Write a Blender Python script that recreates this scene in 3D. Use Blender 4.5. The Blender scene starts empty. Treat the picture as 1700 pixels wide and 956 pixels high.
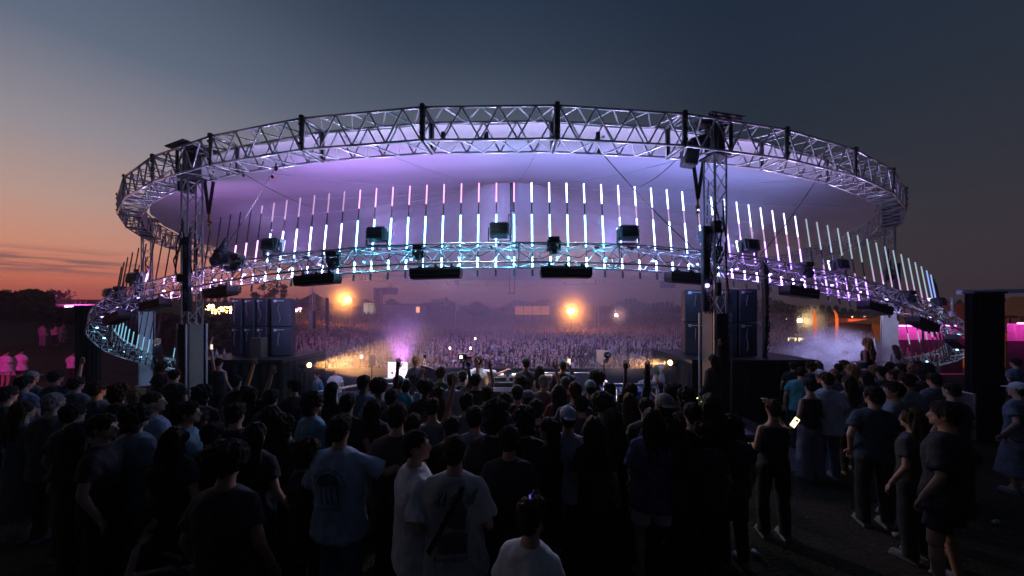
import bpy, bmesh, math, random
import numpy as np
from mathutils import Vector, Matrix, noise
from mathutils.bvhtree import BVHTree

random.seed(11)
R = math.radians
scene = bpy.context.scene
COL = scene.collection

# ------------------------------------------------------------------ camera
F = 580.0            # focal length in photo pixels (photo 1700 wide)
CAMZ = 2.7
HY = 515.0           # horizon row in the photo
cam_data = bpy.data.cameras.new('camera')
cam_data.sensor_width = 36.0
cam_data.lens = 36.0 * F / 1700.0
cam_data.shift_y = 37.0 / 1700.0
cam_data.clip_start = 0.05
cam_data.clip_end = 4000.0
cam = bpy.data.objects.new('camera', cam_data)
COL.objects.link(cam)
cam.location = (0, 0, CAMZ)
cam.rotation_euler = (R(90), 0, 0)
scene.camera = cam

# ------------------------------------------------------------------ view
scene.view_settings.view_transform = 'Standard'
scene.view_settings.look = 'None'
scene.view_settings.exposure = 0.0
scene.view_settings.gamma = 1.0
scene.view_settings.use_curve_mapping = False
cy = scene.cycles
cy.use_denoising = True
try:
    cy.denoiser = 'OPENIMAGEDENOISE'
except Exception:
    pass
cy.max_bounces = 6
cy.diffuse_bounces = 3
cy.glossy_bounces = 3
cy.transmission_bounces = 4
cy.volume_bounces = 1
cy.transparent_max_bounces = 12
cy.use_adaptive_sampling = True
cy.adaptive_threshold = 0.015
cy.sample_clamp_indirect = 4.0
cy.volume_step_rate = 2.0
cy.volume_max_steps = 128

def lin(r, g, b):
    f = lambda c: ((c / 255.0) / 12.92) if c / 255.0 <= 0.04045 else ((c / 255.0 + 0.055) / 1.055) ** 2.4
    return (f(r), f(g), f(b), 1.0)

# ------------------------------------------------------------------ world: dusk sky
SUN_AZ = -58.0       # degrees from the view axis (+Y) towards -X: the afterglow
world = bpy.data.worlds.new('World')
scene.world = world
world.use_nodes = True
nt = world.node_tree
nt.nodes.clear()
N = nt.nodes.new
L = nt.links.new
wout = N('ShaderNodeOutputWorld')
tc = N('ShaderNodeTexCoord')
sep = N('ShaderNodeSeparateXYZ')
L(tc.outputs['Generated'], sep.inputs[0])
def math_n(op, a=None, b=None, c=None, clamp=False):
    n = N('ShaderNodeMath'); n.operation = op; n.use_clamp = clamp
    for i, v in enumerate((a, b, c)):
        if v is None: continue
        if isinstance(v, (int, float)): n.inputs[i].default_value = v
        else: L(v, n.inputs[i])
    return n.outputs[0]
az = math_n('ARCTAN2', sep.outputs[0], sep.outputs[1])
hor = math_n('SQRT', math_n('ADD', math_n('MULTIPLY', sep.outputs[0], sep.outputs[0]), math_n('MULTIPLY', sep.outputs[1], sep.outputs[1])))
tel = math_n('DIVIDE', sep.outputs[2], math_n('ADD', hor, 0.0001))
def sky_ramp(stops):
    n = N('ShaderNodeValToRGB')
    el = n.color_ramp.elements
    while len(el) > 1: el.remove(el[-1])
    el[0].position = stops[0][0]; el[0].color = lin(*stops[0][1])
    for p, c in stops[1:]:
        e = el.new(p); e.color = lin(*c)
    L(tel, n.inputs[0])
    return n.outputs[0]
sky_l = sky_ramp([(0.0, (170, 70, 75)), (0.02, (206, 92, 84)), (0.06, (226, 122, 96)), (0.12, (216, 148, 124)), (0.2, (190, 156, 144)),
                  (0.32, (152, 144, 152)), (0.5, (98, 110, 130)), (0.9, (48, 62, 86))])
sky_c = sky_ramp([(0.0, (140, 84, 84)), (0.06, (150, 100, 98)), (0.12, (138, 108, 108)), (0.35, (108, 109, 122)), (0.56, (77, 87, 104)),
                  (0.72, (54, 66, 84)), (0.9, (39, 53, 73))])
sky_r = sky_ramp([(0.0, (66, 54, 60)), (0.12, (55, 50, 58)), (0.25, (46, 48, 57)), (0.4, (38, 46, 58)), (0.6, (31, 43, 59)), (0.95, (23, 36, 56))])
def mixc(fac, a, b):
    n = N('ShaderNodeMix'); n.data_type = 'RGBA'
    if isinstance(fac, (int, float)): n.inputs[0].default_value = fac
    else: L(fac, n.inputs[0])
    for i, v in ((6, a), (7, b)):
        if isinstance(v, tuple): n.inputs[i].default_value = v
        else: L(v, n.inputs[i])
    return n.outputs[2]
def maprange(v, a, b, c=0.0, d=1.0, kind='SMOOTHSTEP'):
    n = N('ShaderNodeMapRange'); n.interpolation_type = kind
    L(v, n.inputs[0])
    for i, x in zip((1, 2, 3, 4), (a, b, c, d)): n.inputs[i].default_value = x
    return n.outputs[0]
m1 = mixc(maprange(az, -0.98, -0.22), sky_l, sky_c)
m2 = mixc(maprange(az, -0.15, 0.62), m1, sky_r)
# thin violet cloud streaks low in the west
comb = N('ShaderNodeCombineXYZ')
L(math_n('MULTIPLY', az, 5.0), comb.inputs[0]); L(math_n('MULTIPLY', tel, 75.0), comb.inputs[1])
nz = N('ShaderNodeTexNoise'); nz.inputs['Scale'].default_value = 1.0; nz.inputs['Detail'].default_value = 5.0
nz.inputs['Roughness'].default_value = 0.6
L(comb.outputs[0], nz.inputs['Vector'])
cl = maprange(nz.outputs[0], 0.44, 0.56)
band = math_n('MULTIPLY', maprange(tel, 0.055, 0.075), maprange(tel, 0.085, 0.118, 1.0, 0.0))
side = maprange(az, -0.90, -0.72, 1.0, 0.0)
clf = math_n('MULTIPLY', math_n('MULTIPLY', cl, band), math_n('MULTIPLY', side, 0.85))
m3 = mixc(clf, m2, lin(128, 92, 98))
# the dark eastern half behind the camera
back = maprange(sep.outputs[1], -0.35, 0.25, 0.0, 1.0)
m4 = mixc(back, lin(15, 20, 31), m3)
bg1 = N('ShaderNodeBackground'); L(m4, bg1.inputs[0]); bg1.inputs[1].default_value = 0.97
sky = N('ShaderNodeTexSky'); sky.sky_type = 'NISHITA'; sky.sun_disc = False
sky.sun_elevation = R(-2.0); sky.sun_rotation = R(SUN_AZ)
bg2 = N('ShaderNodeBackground'); L(sky.outputs[0], bg2.inputs[0]); bg2.inputs[1].default_value = 0.03
add = N('ShaderNodeAddShader'); L(bg1.outputs[0], add.inputs[0]); L(bg2.outputs[0], add.inputs[1])
L(add.outputs[0], wout.inputs[0])

# last warm light from where the sun went down
sl = bpy.data.lights.new('sun', 'SUN'); sl.energy = 0.07; sl.angle = R(12); sl.color = (1.0, 0.55, 0.32)
so = bpy.data.objects.new('sun', sl); COL.objects.link(so)
sd = Vector((math.sin(R(SUN_AZ)), math.cos(R(SUN_AZ)), math.tan(R(3.0))))
so.rotation_euler = sd.to_track_quat('Z', 'Y').to_euler()

# ------------------------------------------------------------------ helpers
def P(sx, sy, d):
    return Vector(((sx - 850.0) * d / F, d, CAMZ - (sy - HY) * d / F))

def sstep(a, b, x):
    t = min(1.0, max(0.0, (x - a) / (b - a)))
    return t * t * (3 - 2 * t)

def terrain(x, y):
    h = -0.05 * max(0.0, min(y, 8.5) - 3.0)
    h += -1.2 * sstep(9.0, 15.5, y)
    h += 1.0 * sstep(26, 120, y)
    wl = max(0.0, -x - 15.0)
    h += min(0.075 * wl, 6.0) * sstep(6, 16, y)
    if x > 24: h += min(0.02 * (x - 24), 2.0)
    return h

def tag(o, label=None, cat=None, group=None, kind=None):
    if label: o['label'] = label
    if cat: o['category'] = cat
    if group: o['group'] = group
    if kind: o['kind'] = kind
    return o

def empty(name, loc=(0, 0, 0), rz=0.0, parent=None):
    o = bpy.data.objects.new(name, None)
    o.empty_display_size = 0.2
    COL.objects.link(o)
    o.location = loc
    o.rotation_euler = (0, 0, rz)
    if parent: o.parent = parent
    return o

def link(name, me, parent=None, loc=(0, 0, 0), rz=0.0, mat=None):
    o = bpy.data.objects.new(name, me)
    COL.objects.link(o)
    o.location = loc
    o.rotation_euler = (0, 0, rz)
    if parent: o.parent = parent
    if mat and len(me.materials) == 0: me.materials.append(mat)
    return o

def children(o):
    return [c for c in COL.objects if c.parent == o]

class MB:
    def __init__(s): s.v = []; s.f = []
    def add(s, vs, fs):
        n = len(s.v); s.v.extend([tuple(v) for v in vs]); s.f.extend([tuple(i + n for i in f) for f in fs]); return s
    def box(s, c, size, M=None, bev=0.0):
        x, y, z = [k / 2.0 for k in size]
        if bev > 0:
            b = min(bev, x * .9, y * .9, z * .9)
            pts = []
            for sx in (-1, 1):
                for sy in (-1, 1):
                    for sz in (-1, 1):
                        pts.append((sx * x, sy * (y - b), sz * (z - b)))
                        pts.append((sx * (x - b), sy * y, sz * (z - b)))
                        pts.append((sx * (x - b), sy * (y - b), sz * z))
            bm = bmesh.new()
            for p in pts: bm.verts.new(p)
            bmesh.ops.convex_hull(bm, input=bm.verts)
            bm.verts.ensure_lookup_table(); bm.verts.index_update()
            vs = [v.co.copy() for v in bm.verts]; fs = [[v.index for v in f.verts] for f in bm.faces]
            bm.free()
        else:
            vs = [Vector((i * x, j * y, k * z)) for i in (-1, 1) for j in (-1, 1) for k in (-1, 1)]
            fs = [(0, 1, 3, 2), (4, 6, 7, 5), (0, 4, 5, 1), (2, 3, 7, 6), (0, 2, 6, 4), (1, 5, 7, 3)]
        if M is not None: vs = [M @ Vector(v) for v in vs]
        c = Vector(c)
        return s.add([Vector(v) + c for v in vs], fs)
    def cyl(s, a, b, r1, r2=None, n=8, caps=True):
        a = Vector(a); b = Vector(b); r2 = r1 if r2 is None else r2
        d = b - a
        if d.length < 1e-6: return s
        q = d.to_track_quat('Z', 'Y').to_matrix()
        vs = []
        for p, r in ((a, r1), (b, r2)):
            for i in range(n):
                t = 2 * math.pi * i / n
                vs.append(p + q @ Vector((math.cos(t) * r, math.sin(t) * r, 0)))
        fs = [(i, (i + 1) % n, n + (i + 1) % n, n + i) for i in range(n)]
        if caps: fs += [tuple(range(n))[::-1], tuple(range(n, 2 * n))]
        return s.add(vs, fs)
    def ell(s, c, r, n=12, m=8, M=None):
        c = Vector(c)
        if isinstance(r, (int, float)): r = (r, r, r)
        vs = [Vector((0, 0, r[2]))]
        for j in range(1, m):
            ph = math.pi * j / m
            for i in range(n):
                t = 2 * math.pi * i / n
                vs.append(Vector((r[0] * math.sin(ph) * math.cos(t), r[1] * math.sin(ph) * math.sin(t), r[2] * math.cos(ph))))
        vs.append(Vector((0, 0, -r[2])))
        fs = [(0, 1 + i, 1 + (i + 1) % n) for i in range(n)]
        for j in range(m - 2):
            a = 1 + j * n; b = a + n
            fs += [(a + i, b + i, b + (i + 1) % n, a + (i + 1) % n) for i in range(n)]
        a = 1 + (m - 2) * n; e = len(vs) - 1
        fs += [(a + i, e, a + (i + 1) % n) for i in range(n)]
        if M is not None: vs = [M @ v for v in vs]
        return s.add([v + c for v in vs], fs)
    def cap(s, a, b, r1, r2, n=12):
        a = Vector(a); b = Vector(b)
        s.ell(a, r1, n, 8); s.ell(b, r2, n, 8)
        return s.cyl(a, b, r1, r2, n)
    def loft(s, secs, n=20, e=2.3):
        # secs: (x, y, z, rx, ry)
        vs = []
        for (x, y, z, rx, ry) in secs:
            for i in range(n):
                t = 2 * math.pi * i / n
                c, q = math.cos(t), math.sin(t)
                k = (abs(c) ** e + abs(q) ** e) ** (-1.0 / e)
                vs.append((x + rx * c * k, y + ry * q * k, z))
        fs = []
        for j in range(len(secs) - 1):
            a = j * n; b = a + n
            fs += [(a + i, a + (i + 1) % n, b + (i + 1) % n, b + i) for i in range(n)]
        fs += [tuple(range(n))[::-1], tuple(range(len(vs) - n, len(vs)))]
        return s.add(vs, fs)
    def prism(s, pts, y0, y1):
        n = len(pts)
        vs = [(p[0], y0, p[1]) for p in pts] + [(p[0], y1, p[1]) for p in pts]
        fs = [tuple(range(n)), tuple(range(n, 2 * n))[::-1]] + [(i, n + i, n + (i + 1) % n, (i + 1) % n) for i in range(n)]
        return s.add(vs, fs)
    def mesh(s, name, smooth=False):
        me = bpy.data.meshes.new(name)
        me.from_pydata(s.v, [], s.f)
        me.update()
        bm = bmesh.new(); bm.from_mesh(me)
        bmesh.ops.recalc_face_normals(bm, faces=bm.faces)
        bm.to_mesh(me); bm.free()
        if smooth:
            me.polygons.foreach_set('use_smooth', [True] * len(me.polygons))
        return me
    def build(s, name, mat, parent=None, loc=(0, 0, 0), rz=0.0, smooth=False):
        me = s.mesh(name, smooth)
        me.materials.append(mat)
        return link(name, me, parent, loc, rz)

def copy_tree(o, parent=None, loc=None, rz=None):
    c = o.copy(); COL.objects.link(c)
    if parent is not None: c.parent = parent
    if loc is not None: c.location = loc
    if rz is not None: c.rotation_euler = (0, 0, rz)
    for ch in list(o.children): copy_tree(ch, c)
    return c

# ------------------------------------------------------------------ materials
MATS = {}
def mat(name, color, rough=0.6, metal=0.0, noise_amt=0.0, scale=8.0, bump=0.0, spec=0.5, attr=None):
    if name in MATS: return MATS[name]
    m = bpy.data.materials.new(name); m.use_nodes = True
    n = m.node_tree.nodes; l = m.node_tree.links
    b = n['Principled BSDF']
    b.inputs['Roughness'].default_value = rough
    b.inputs['Metallic'].default_value = metal
    b.inputs['Specular IOR Level'].default_value = spec
    c = (color[0], color[1], color[2], 1.0)
    src = None
    if attr:
        a = n.new('ShaderNodeAttribute'); a.attribute_name = attr; src = a.outputs['Color']
    t = n.new('ShaderNodeTexNoise'); t.inputs['Scale'].default_value = scale; t.inputs['Detail'].default_value = 4.0
    g = n.new('ShaderNodeTexCoord'); l.new(g.outputs['Object'], t.inputs['Vector'])
    mx = n.new('ShaderNodeMix'); mx.data_type = 'RGBA'; mx.blend_type = 'MULTIPLY'
    mr = n.new('ShaderNodeMapRange'); l.new(t.outputs[0], mr.inputs[0])
    k = max(noise_amt, 0.12)
    mr.inputs[1].default_value = 0.3; mr.inputs[2].default_value = 0.7
    mr.inputs[3].default_value = 1 - k; mr.inputs[4].default_value = 1 + k * 0.4
    mx.inputs[0].default_value = 1.0
    if src is not None: l.new(src, mx.inputs[6])
    else: mx.inputs[6].default_value = c
    l.new(mr.outputs[0], mx.inputs[7])
    l.new(mx.outputs[2], b.inputs['Base Color'])
    if bump > 0:
        bp = n.new('ShaderNodeBump'); bp.inputs['Strength'].default_value = bump; bp.inputs['Distance'].default_value = 0.02
        l.new(t.outputs[0], bp.inputs['Height']); l.new(bp.outputs[0], b.inputs['Normal'])
    MATS[name] = m
    return m

def emit(name, color, strength, base=(0.02, 0.02, 0.02)):
    if name in MATS: return MATS[name]
    m = bpy.data.materials.new(name); m.use_nodes = True
    b = m.node_tree.nodes['Principled BSDF']
    b.inputs['Base Color'].default_value = (*base, 1)
    b.inputs['Emission Color'].default_value = (*color[:3], 1)
    b.inputs['Emission Strength'].default_value = strength
    MATS[name] = m
    return m

ALU = mat('aluminium', (0.62, 0.63, 0.65), 0.36, 0.55, 0.2, 30)
DARKSTEEL = mat('dark_steel', (0.06, 0.06, 0.065), 0.45, 0.5, 0.2, 20)
BLACK = mat('black_paint', (0.03, 0.03, 0.034), 0.5, 0.0, 0.3, 12)
DRAPE = mat('black_drape', (0.018, 0.018, 0.02), 0.95, 0.0, 0.4, 6)
PANEL = mat('pale_panel', (0.62, 0.60, 0.58), 0.55, 0.0, 0.12, 3)
RUBBER = mat('cable_rubber', (0.02, 0.02, 0.02), 0.6)
PALEROPE = mat('pale_rope', (0.5, 0.5, 0.52), 0.6)
SPK = mat('speaker_paint', (0.035, 0.040, 0.06), 0.55, 0.0, 0.2, 10, 0.1)
GRILLE = mat('speaker_grille', (0.02, 0.022, 0.03), 0.6, 0.3, 0.3, 60, 0.2)
WOOD = mat('pale_wood', (0.42, 0.33, 0.22), 0.6, 0, 0.2, 5)
WHITEP = mat('white_plastic', (0.75, 0.75, 0.76), 0.4)

def point(name, loc, color, w, r=0.05):
    l = bpy.data.lights.new(name, 'POINT'); l.energy = w; l.color = color; l.shadow_soft_size = r
    o = bpy.data.objects.new(name, l); COL.objects.link(o); o.location = loc
    return o
def spot(name, loc, target, color, w, angle=60, blend=0.6, r=0.12):
    l = bpy.data.lights.new(name, 'SPOT'); l.energy = w; l.color = color; l.shadow_soft_size = r
    l.spot_size = R(angle); l.spot_blend = blend
    o = bpy.data.objects.new(name, l); COL.objects.link(o); o.location = loc
    d = Vector(target) - Vector(loc)
    o.rotation_euler = d.to_track_quat('-Z', 'Y').to_euler()
    return o
# ------------------------------------------------------------------ ground
def make_ground():
    xs = sorted(set([-420, -300, -220, -160, -120] + list(range(-100, 101, 4)) + [120, 160, 220, 300, 420]))
    ys = sorted(set([-60, -30, -10] + [k * 0.8 for k in range(-5, 45)] + list(range(36, 140, 6)) + [160, 200, 260, 340, 460]))
    vs = [(x, y, terrain(x, y) - (0.004 * 0)) for y in ys for x in xs]
    w = len(xs)
    fs = [(j * w + i, j * w + i + 1, (j + 1) * w + i + 1, (j + 1) * w + i) for j in range(len(ys) - 1) for i in range(w - 1)]
    me = bpy.data.meshes.new('ground'); me.from_pydata(vs, [], fs); me.update()
    me.polygons.foreach_set('use_smooth', [True] * len(me.polygons))
    m = bpy.data.materials.new('trodden_grass'); m.use_nodes = True
    n = m.node_tree.nodes; l = m.node_tree.links; b = n['Principled BSDF']
    g = n.new('ShaderNodeTexCoord')
    t1 = n.new('ShaderNodeTexNoise'); t1.inputs['Scale'].default_value = 0.8; t1.inputs['Detail'].default_value = 8
    t2 = n.new('ShaderNodeTexNoise'); t2.inputs['Scale'].default_value = 30; t2.inputs['Detail'].default_value = 6
    l.new(g.outputs['Object'], t1.inputs['Vector']); l.new(g.outputs['Object'], t2.inputs['Vector'])
    cr = n.new('ShaderNodeValToRGB'); l.new(t1.outputs[0], cr.inputs[0])
    cr.color_ramp.elements[0].position = 0.38; cr.color_ramp.elements[0].color = (0.035, 0.04, 0.02, 1)
    cr.color_ramp.elements[1].position = 0.62; cr.color_ramp.elements[1].color = (0.07, 0.055, 0.04, 1)
    mx = n.new('ShaderNodeMix'); mx.data_type = 'RGBA'; mx.blend_type = 'MULTIPLY'; mx.inputs[0].default_value = 0.7
    l.new(cr.outputs[0], mx.inputs[6]); l.new(t2.outputs[0], mx.inputs[7]); l.new(mx.outputs[2], b.inputs['Base Color'])
    bp = n.new('ShaderNodeBump'); bp.inputs['Strength'].default_value = 0.8; bp.inputs['Distance'].default_value = 0.05
    l.new(t2.outputs[0], bp.inputs['Height']); l.new(bp.outputs[0], b.inputs['Normal'])
    b.inputs['Roughness'].default_value = 0.95; b.inputs['Specular IOR Level'].default_value = 0.15
    me.materials.append(m)
    tag(link('ground', me), kind='structure')
make_ground()

# ------------------------------------------------------------------ upper truss ring
CX, CY = 0.0, 31.0
RO, RI = 23.2, 22.55
ZB, ZT = 6.54, 7.28
NSEG = 48
J0 = 2.5
def ring_pt(r, deg, z):
    t = R(deg)
    return Vector((CX + r * math.sin(t), CY - r * math.cos(t), z))

def truss_box(mb, A, B, n, rc=0.028, rb=0.016, flip=0, ends=True, sides=8):
    """A, B: four corner points at each end, order outer-top, outer-bottom, inner-bottom, inner-top."""
    for k in range(4): mb.cyl(A[k], B[k], rc, n=sides)
    for k in range(4):
        k2 = (k + 1) % 4
        for i in range(n):
            t0, t1 = i / n, (i + 1) / n
            a = A[k].lerp(B[k], t0) if (i + flip) % 2 == 0 else A[k2].lerp(B[k2], t0)
            b = A[k2].lerp(B[k2], t1) if (i + flip) % 2 == 0 else A[k].lerp(B[k], t1)
            mb.cyl(a, b, rb, n=6, caps=False)
        if ends:
            mb.cyl(A[k], A[k2], rb * 1.2, n=6); mb.cyl(B[k], B[k2], rb * 1.2, n=6)
    return mb

ring = tag(empty('truss_ring', (CX, CY, 0)), 'huge circular silver box truss ring on towers, holding up the tent canopy', 'truss ring')
def ring_corners(deg, h):
    # mid-ring coordinate local to the ring centre
    f = lambda r, z: Vector((r * math.sin(R(deg)), -r * math.cos(R(deg)), z)) + h
    return [f(RO, ZT), f(RO, ZB), f(RI, ZB), f(RI, ZT)]
step = 360.0 / NSEG
half = R(step / 2)
tdir = Vector((1, 0, 0))
A = ring_corners(-step / 2 + 0.12, Vector((0, 0, 0))); B = ring_corners(step / 2 - 0.12, Vector((0, 0, 0)))
sec = truss_box(MB(), A, B, 7, 0.03, 0.021).mesh('truss_section')
sec.polygons.foreach_set('use_smooth', [True] * len(sec.polygons))
sec.materials.append(ALU)
jm = MB()
for r_ in (RO + 0.01, RI - 0.01):
    jm.cyl((0, -r_, ZB - 0.03), (0, -r_, ZT + 0.03), 0.026, n=8)
for z_ in (ZB, ZT):
    jm.cyl((0, -RO, z_), (0, -RI, z_), 0.036, n=8)
jm.box((0, -RO - 0.01, ZT + 0.03), (0.11, 0.10, 0.10), bev=0.02)
jm.box((0, -RO - 0.01, (ZB + ZT) / 2), (0.09, 0.09, 0.1))
jm.box((0, -RO - 0.02, ZT - 0.14), (0.10, 0.08, 0.05))
jm.box((0, -RO - 0.02, ZB + 0.14), (0.10, 0.08, 0.05))
jme = jm.mesh('truss_joint'); jme.materials.append(DARKSTEEL)
for k in range(NSEG):
    link('truss_section', sec, ring, rz=R(J0 + step * (k + 0.5)))
    link('truss_joint', jme, ring, rz=R(J0 + step * k))

# ------------------------------------------------------------------ canopy
def canopy_z(r):
    if r > 6: return 7.42 + 0.268 * (22.5 - r)
    return 7.42 + 0.268 * 16.5 + 0.268 * (6 - r) + 0.085 * (6 - r) ** 2
def make_canopy():
    NA = 192
    radii = [22.5, 21.8, 20.5, 19, 17, 15, 13, 11, 9.5, 8, 7, 6, 5, 4.2, 3.5, 2.8, 2.1, 1.5, 1.0, 0.5]
    vs = []
    for j, r in enumerate(radii):
        for i in range(NA):
            a = 360.0 * i / NA
            ph = ((a - J0) % step) / step
            edge = (22.5 - r) / 22.5
            rr = r
            z = canopy_z(r)
            if j == 0:
                rr -= 0.16 * math.sin(math.pi * ph) ** 0.7
                z = 7.30
            # soft belly between the seam cables
            ph2 = ((a - J0) % 15.0) / 15.0
            z -= 0.28 * math.sin(math.pi * ph2) * math.sin(math.pi * min(1, max(0, (r - 2) / 20.5))) * 0.12
            z -= 0.35 * math.sin(math.pi * min(1, max(0, (r - 6) / 16.5)))
            t = R(a)
            vs.append((rr * math.sin(t), -rr * math.cos(t), z))
    fs = []
    for j in range(len(radii) - 1):
        for i in range(NA):
            fs.append((j * NA + i, j * NA + (i + 1) % NA, (j + 1) * NA + (i + 1) % NA, (j + 1) * NA + i))
    fs.append(tuple(range((len(radii) - 1) * NA, len(radii) * NA)))
    me = bpy.data.meshes.new('canopy'); me.from_pydata(vs, [], fs); me.update()
    me.polygons.foreach_set('use_smooth', [True] * len(me.polygons))
    m = bpy.data.materials.new('tent_membrane'); m.use_nodes = True
    n = m.node_tree.nodes; l = m.node_tree.links; n.remove(n['Principled BSDF'])
    out = n['Material Output']
    g = n.new('ShaderNodeTexCoord')
    t = n.new('ShaderNodeTexNoise'); t.inputs['Scale'].default_value = 0.5; t.inputs['Detail'].default_value = 5
    l.new(g.outputs['Object'], t.inputs['Vector'])
    cr = n.new('ShaderNodeValToRGB'); l.new(t.outputs[0], cr.inputs[0])
    cr.color_ramp.elements[0].color = (0.60, 0.60, 0.61, 1); cr.color_ramp.elements[1].color = (0.76, 0.76, 0.77, 1)
    bp = n.new('ShaderNodeBump'); bp.inputs['Strength'].default_value = 0.10; bp.inputs['Distance'].default_value = 0.02
    sp = n.new('ShaderNodeSeparateXYZ'); l.new(g.outputs['Object'], sp.inputs[0])
    at = n.new('ShaderNodeMath'); at.operation = 'ARCTAN2'; l.new(sp.outputs[0], at.inputs[0]); l.new(sp.outputs[1], at.inputs[1])
    mm = n.new('ShaderNodeMath'); mm.operation = 'MULTIPLY'; mm.inputs[1].default_value = 96.0; l.new(at.outputs[0], mm.inputs[0])
    si = n.new('ShaderNodeMath'); si.operation = 'SINE'; l.new(mm.outputs[0], si.inputs[0])
    l.new(si.outputs[0], bp.inputs['Height'])
    d = n.new('ShaderNodeBsdfDiffuse'); tr = n.new('ShaderNodeBsdfTranslucent')
    mx = n.new('ShaderNodeMixShader'); mx.inputs[0].default_value = 0.05
    for s_ in (d, tr): l.new(cr.outputs[0], s_.inputs[0])
    l.new(bp.outputs[0], d.inputs['Normal'])
    l.new(d.outputs[0], mx.inputs[1]); l.new(tr.outputs[0], mx.inputs[2]); l.new(mx.outputs[0], out.inputs[0])
    me.materials.append(m)
    root = tag(empty('tent_canopy', (CX, CY, 0)), 'vast white stretched tent canopy glowing violet inside the truss ring', 'canopy')
    link('membrane', me, root)
    # seams: 24 radial cables just under the membrane
    for k in range(24):
        a = J0 + 15.0 * k
        c = MB(); prev = None
        for r in radii[:-3]:
            z = canopy_z(r) - 0.35 * math.sin(math.pi * min(1, max(0, (r - 6) / 16.5))) - 0.02
            p = Vector((r * math.sin(R(a)), -r * math.cos(R(a)), z))
            if prev is not None: c.cyl(prev, p, 0.012, n=5, caps=False)
            prev = p
        c.build('seam_cable', PALEROPE, root)
    # flying mast hanging in the middle
    mm_ = MB()
    mm_.cyl((0, 0, 10.9), (0, 0, 16.0), 0.20, n=16)
    mm_.build('mast', DARKSTEEL, root, smooth=True)
    ms = MB(); ms.cyl((0, 0, 9.1), (0, 0, 11.2), 0.36, n=16); ms.box((0.30, -0.1, 10.4), (0.2, 0.2, 0.5))
    ms.build('mast_sleeve', DARKSTEEL, root, smooth=False)
    mr_ = MB()
    for x in (-0.22, 0.22):
        mr_.cyl((x, 0, 4.2), (x, 0, 9.2), 0.03, n=8)
    mr_.box((0, 0, 4.2), (0.6, 0.2, 0.08))
    mr_.build('mast_guide', DARKSTEEL, root)
make_canopy()

# ------------------------------------------------------------------ towers
TEXTM = mat('pale_lettering', (0.6, 0.62, 0.66), 0.6)
def text_mesh(body, size, mt, extrude=0.0, bold=0.0):
    cu = bpy.data.curves.new('lettering', 'FONT'); cu.body = body; cu.size = size; cu.align_x = 'CENTER'; cu.align_y = 'CENTER'
    cu.extrude = extrude; cu.offset = bold
    o = bpy.data.objects.new('lettering', cu); COL.objects.link(o)
    dg = bpy.context.evaluated_depsgraph_get()
    me = bpy.data.meshes.new_from_object(o.evaluated_get(dg))
    bpy.data.objects.remove(o)
    me.materials.clear(); me.materials.append(mt)
    return me

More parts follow.
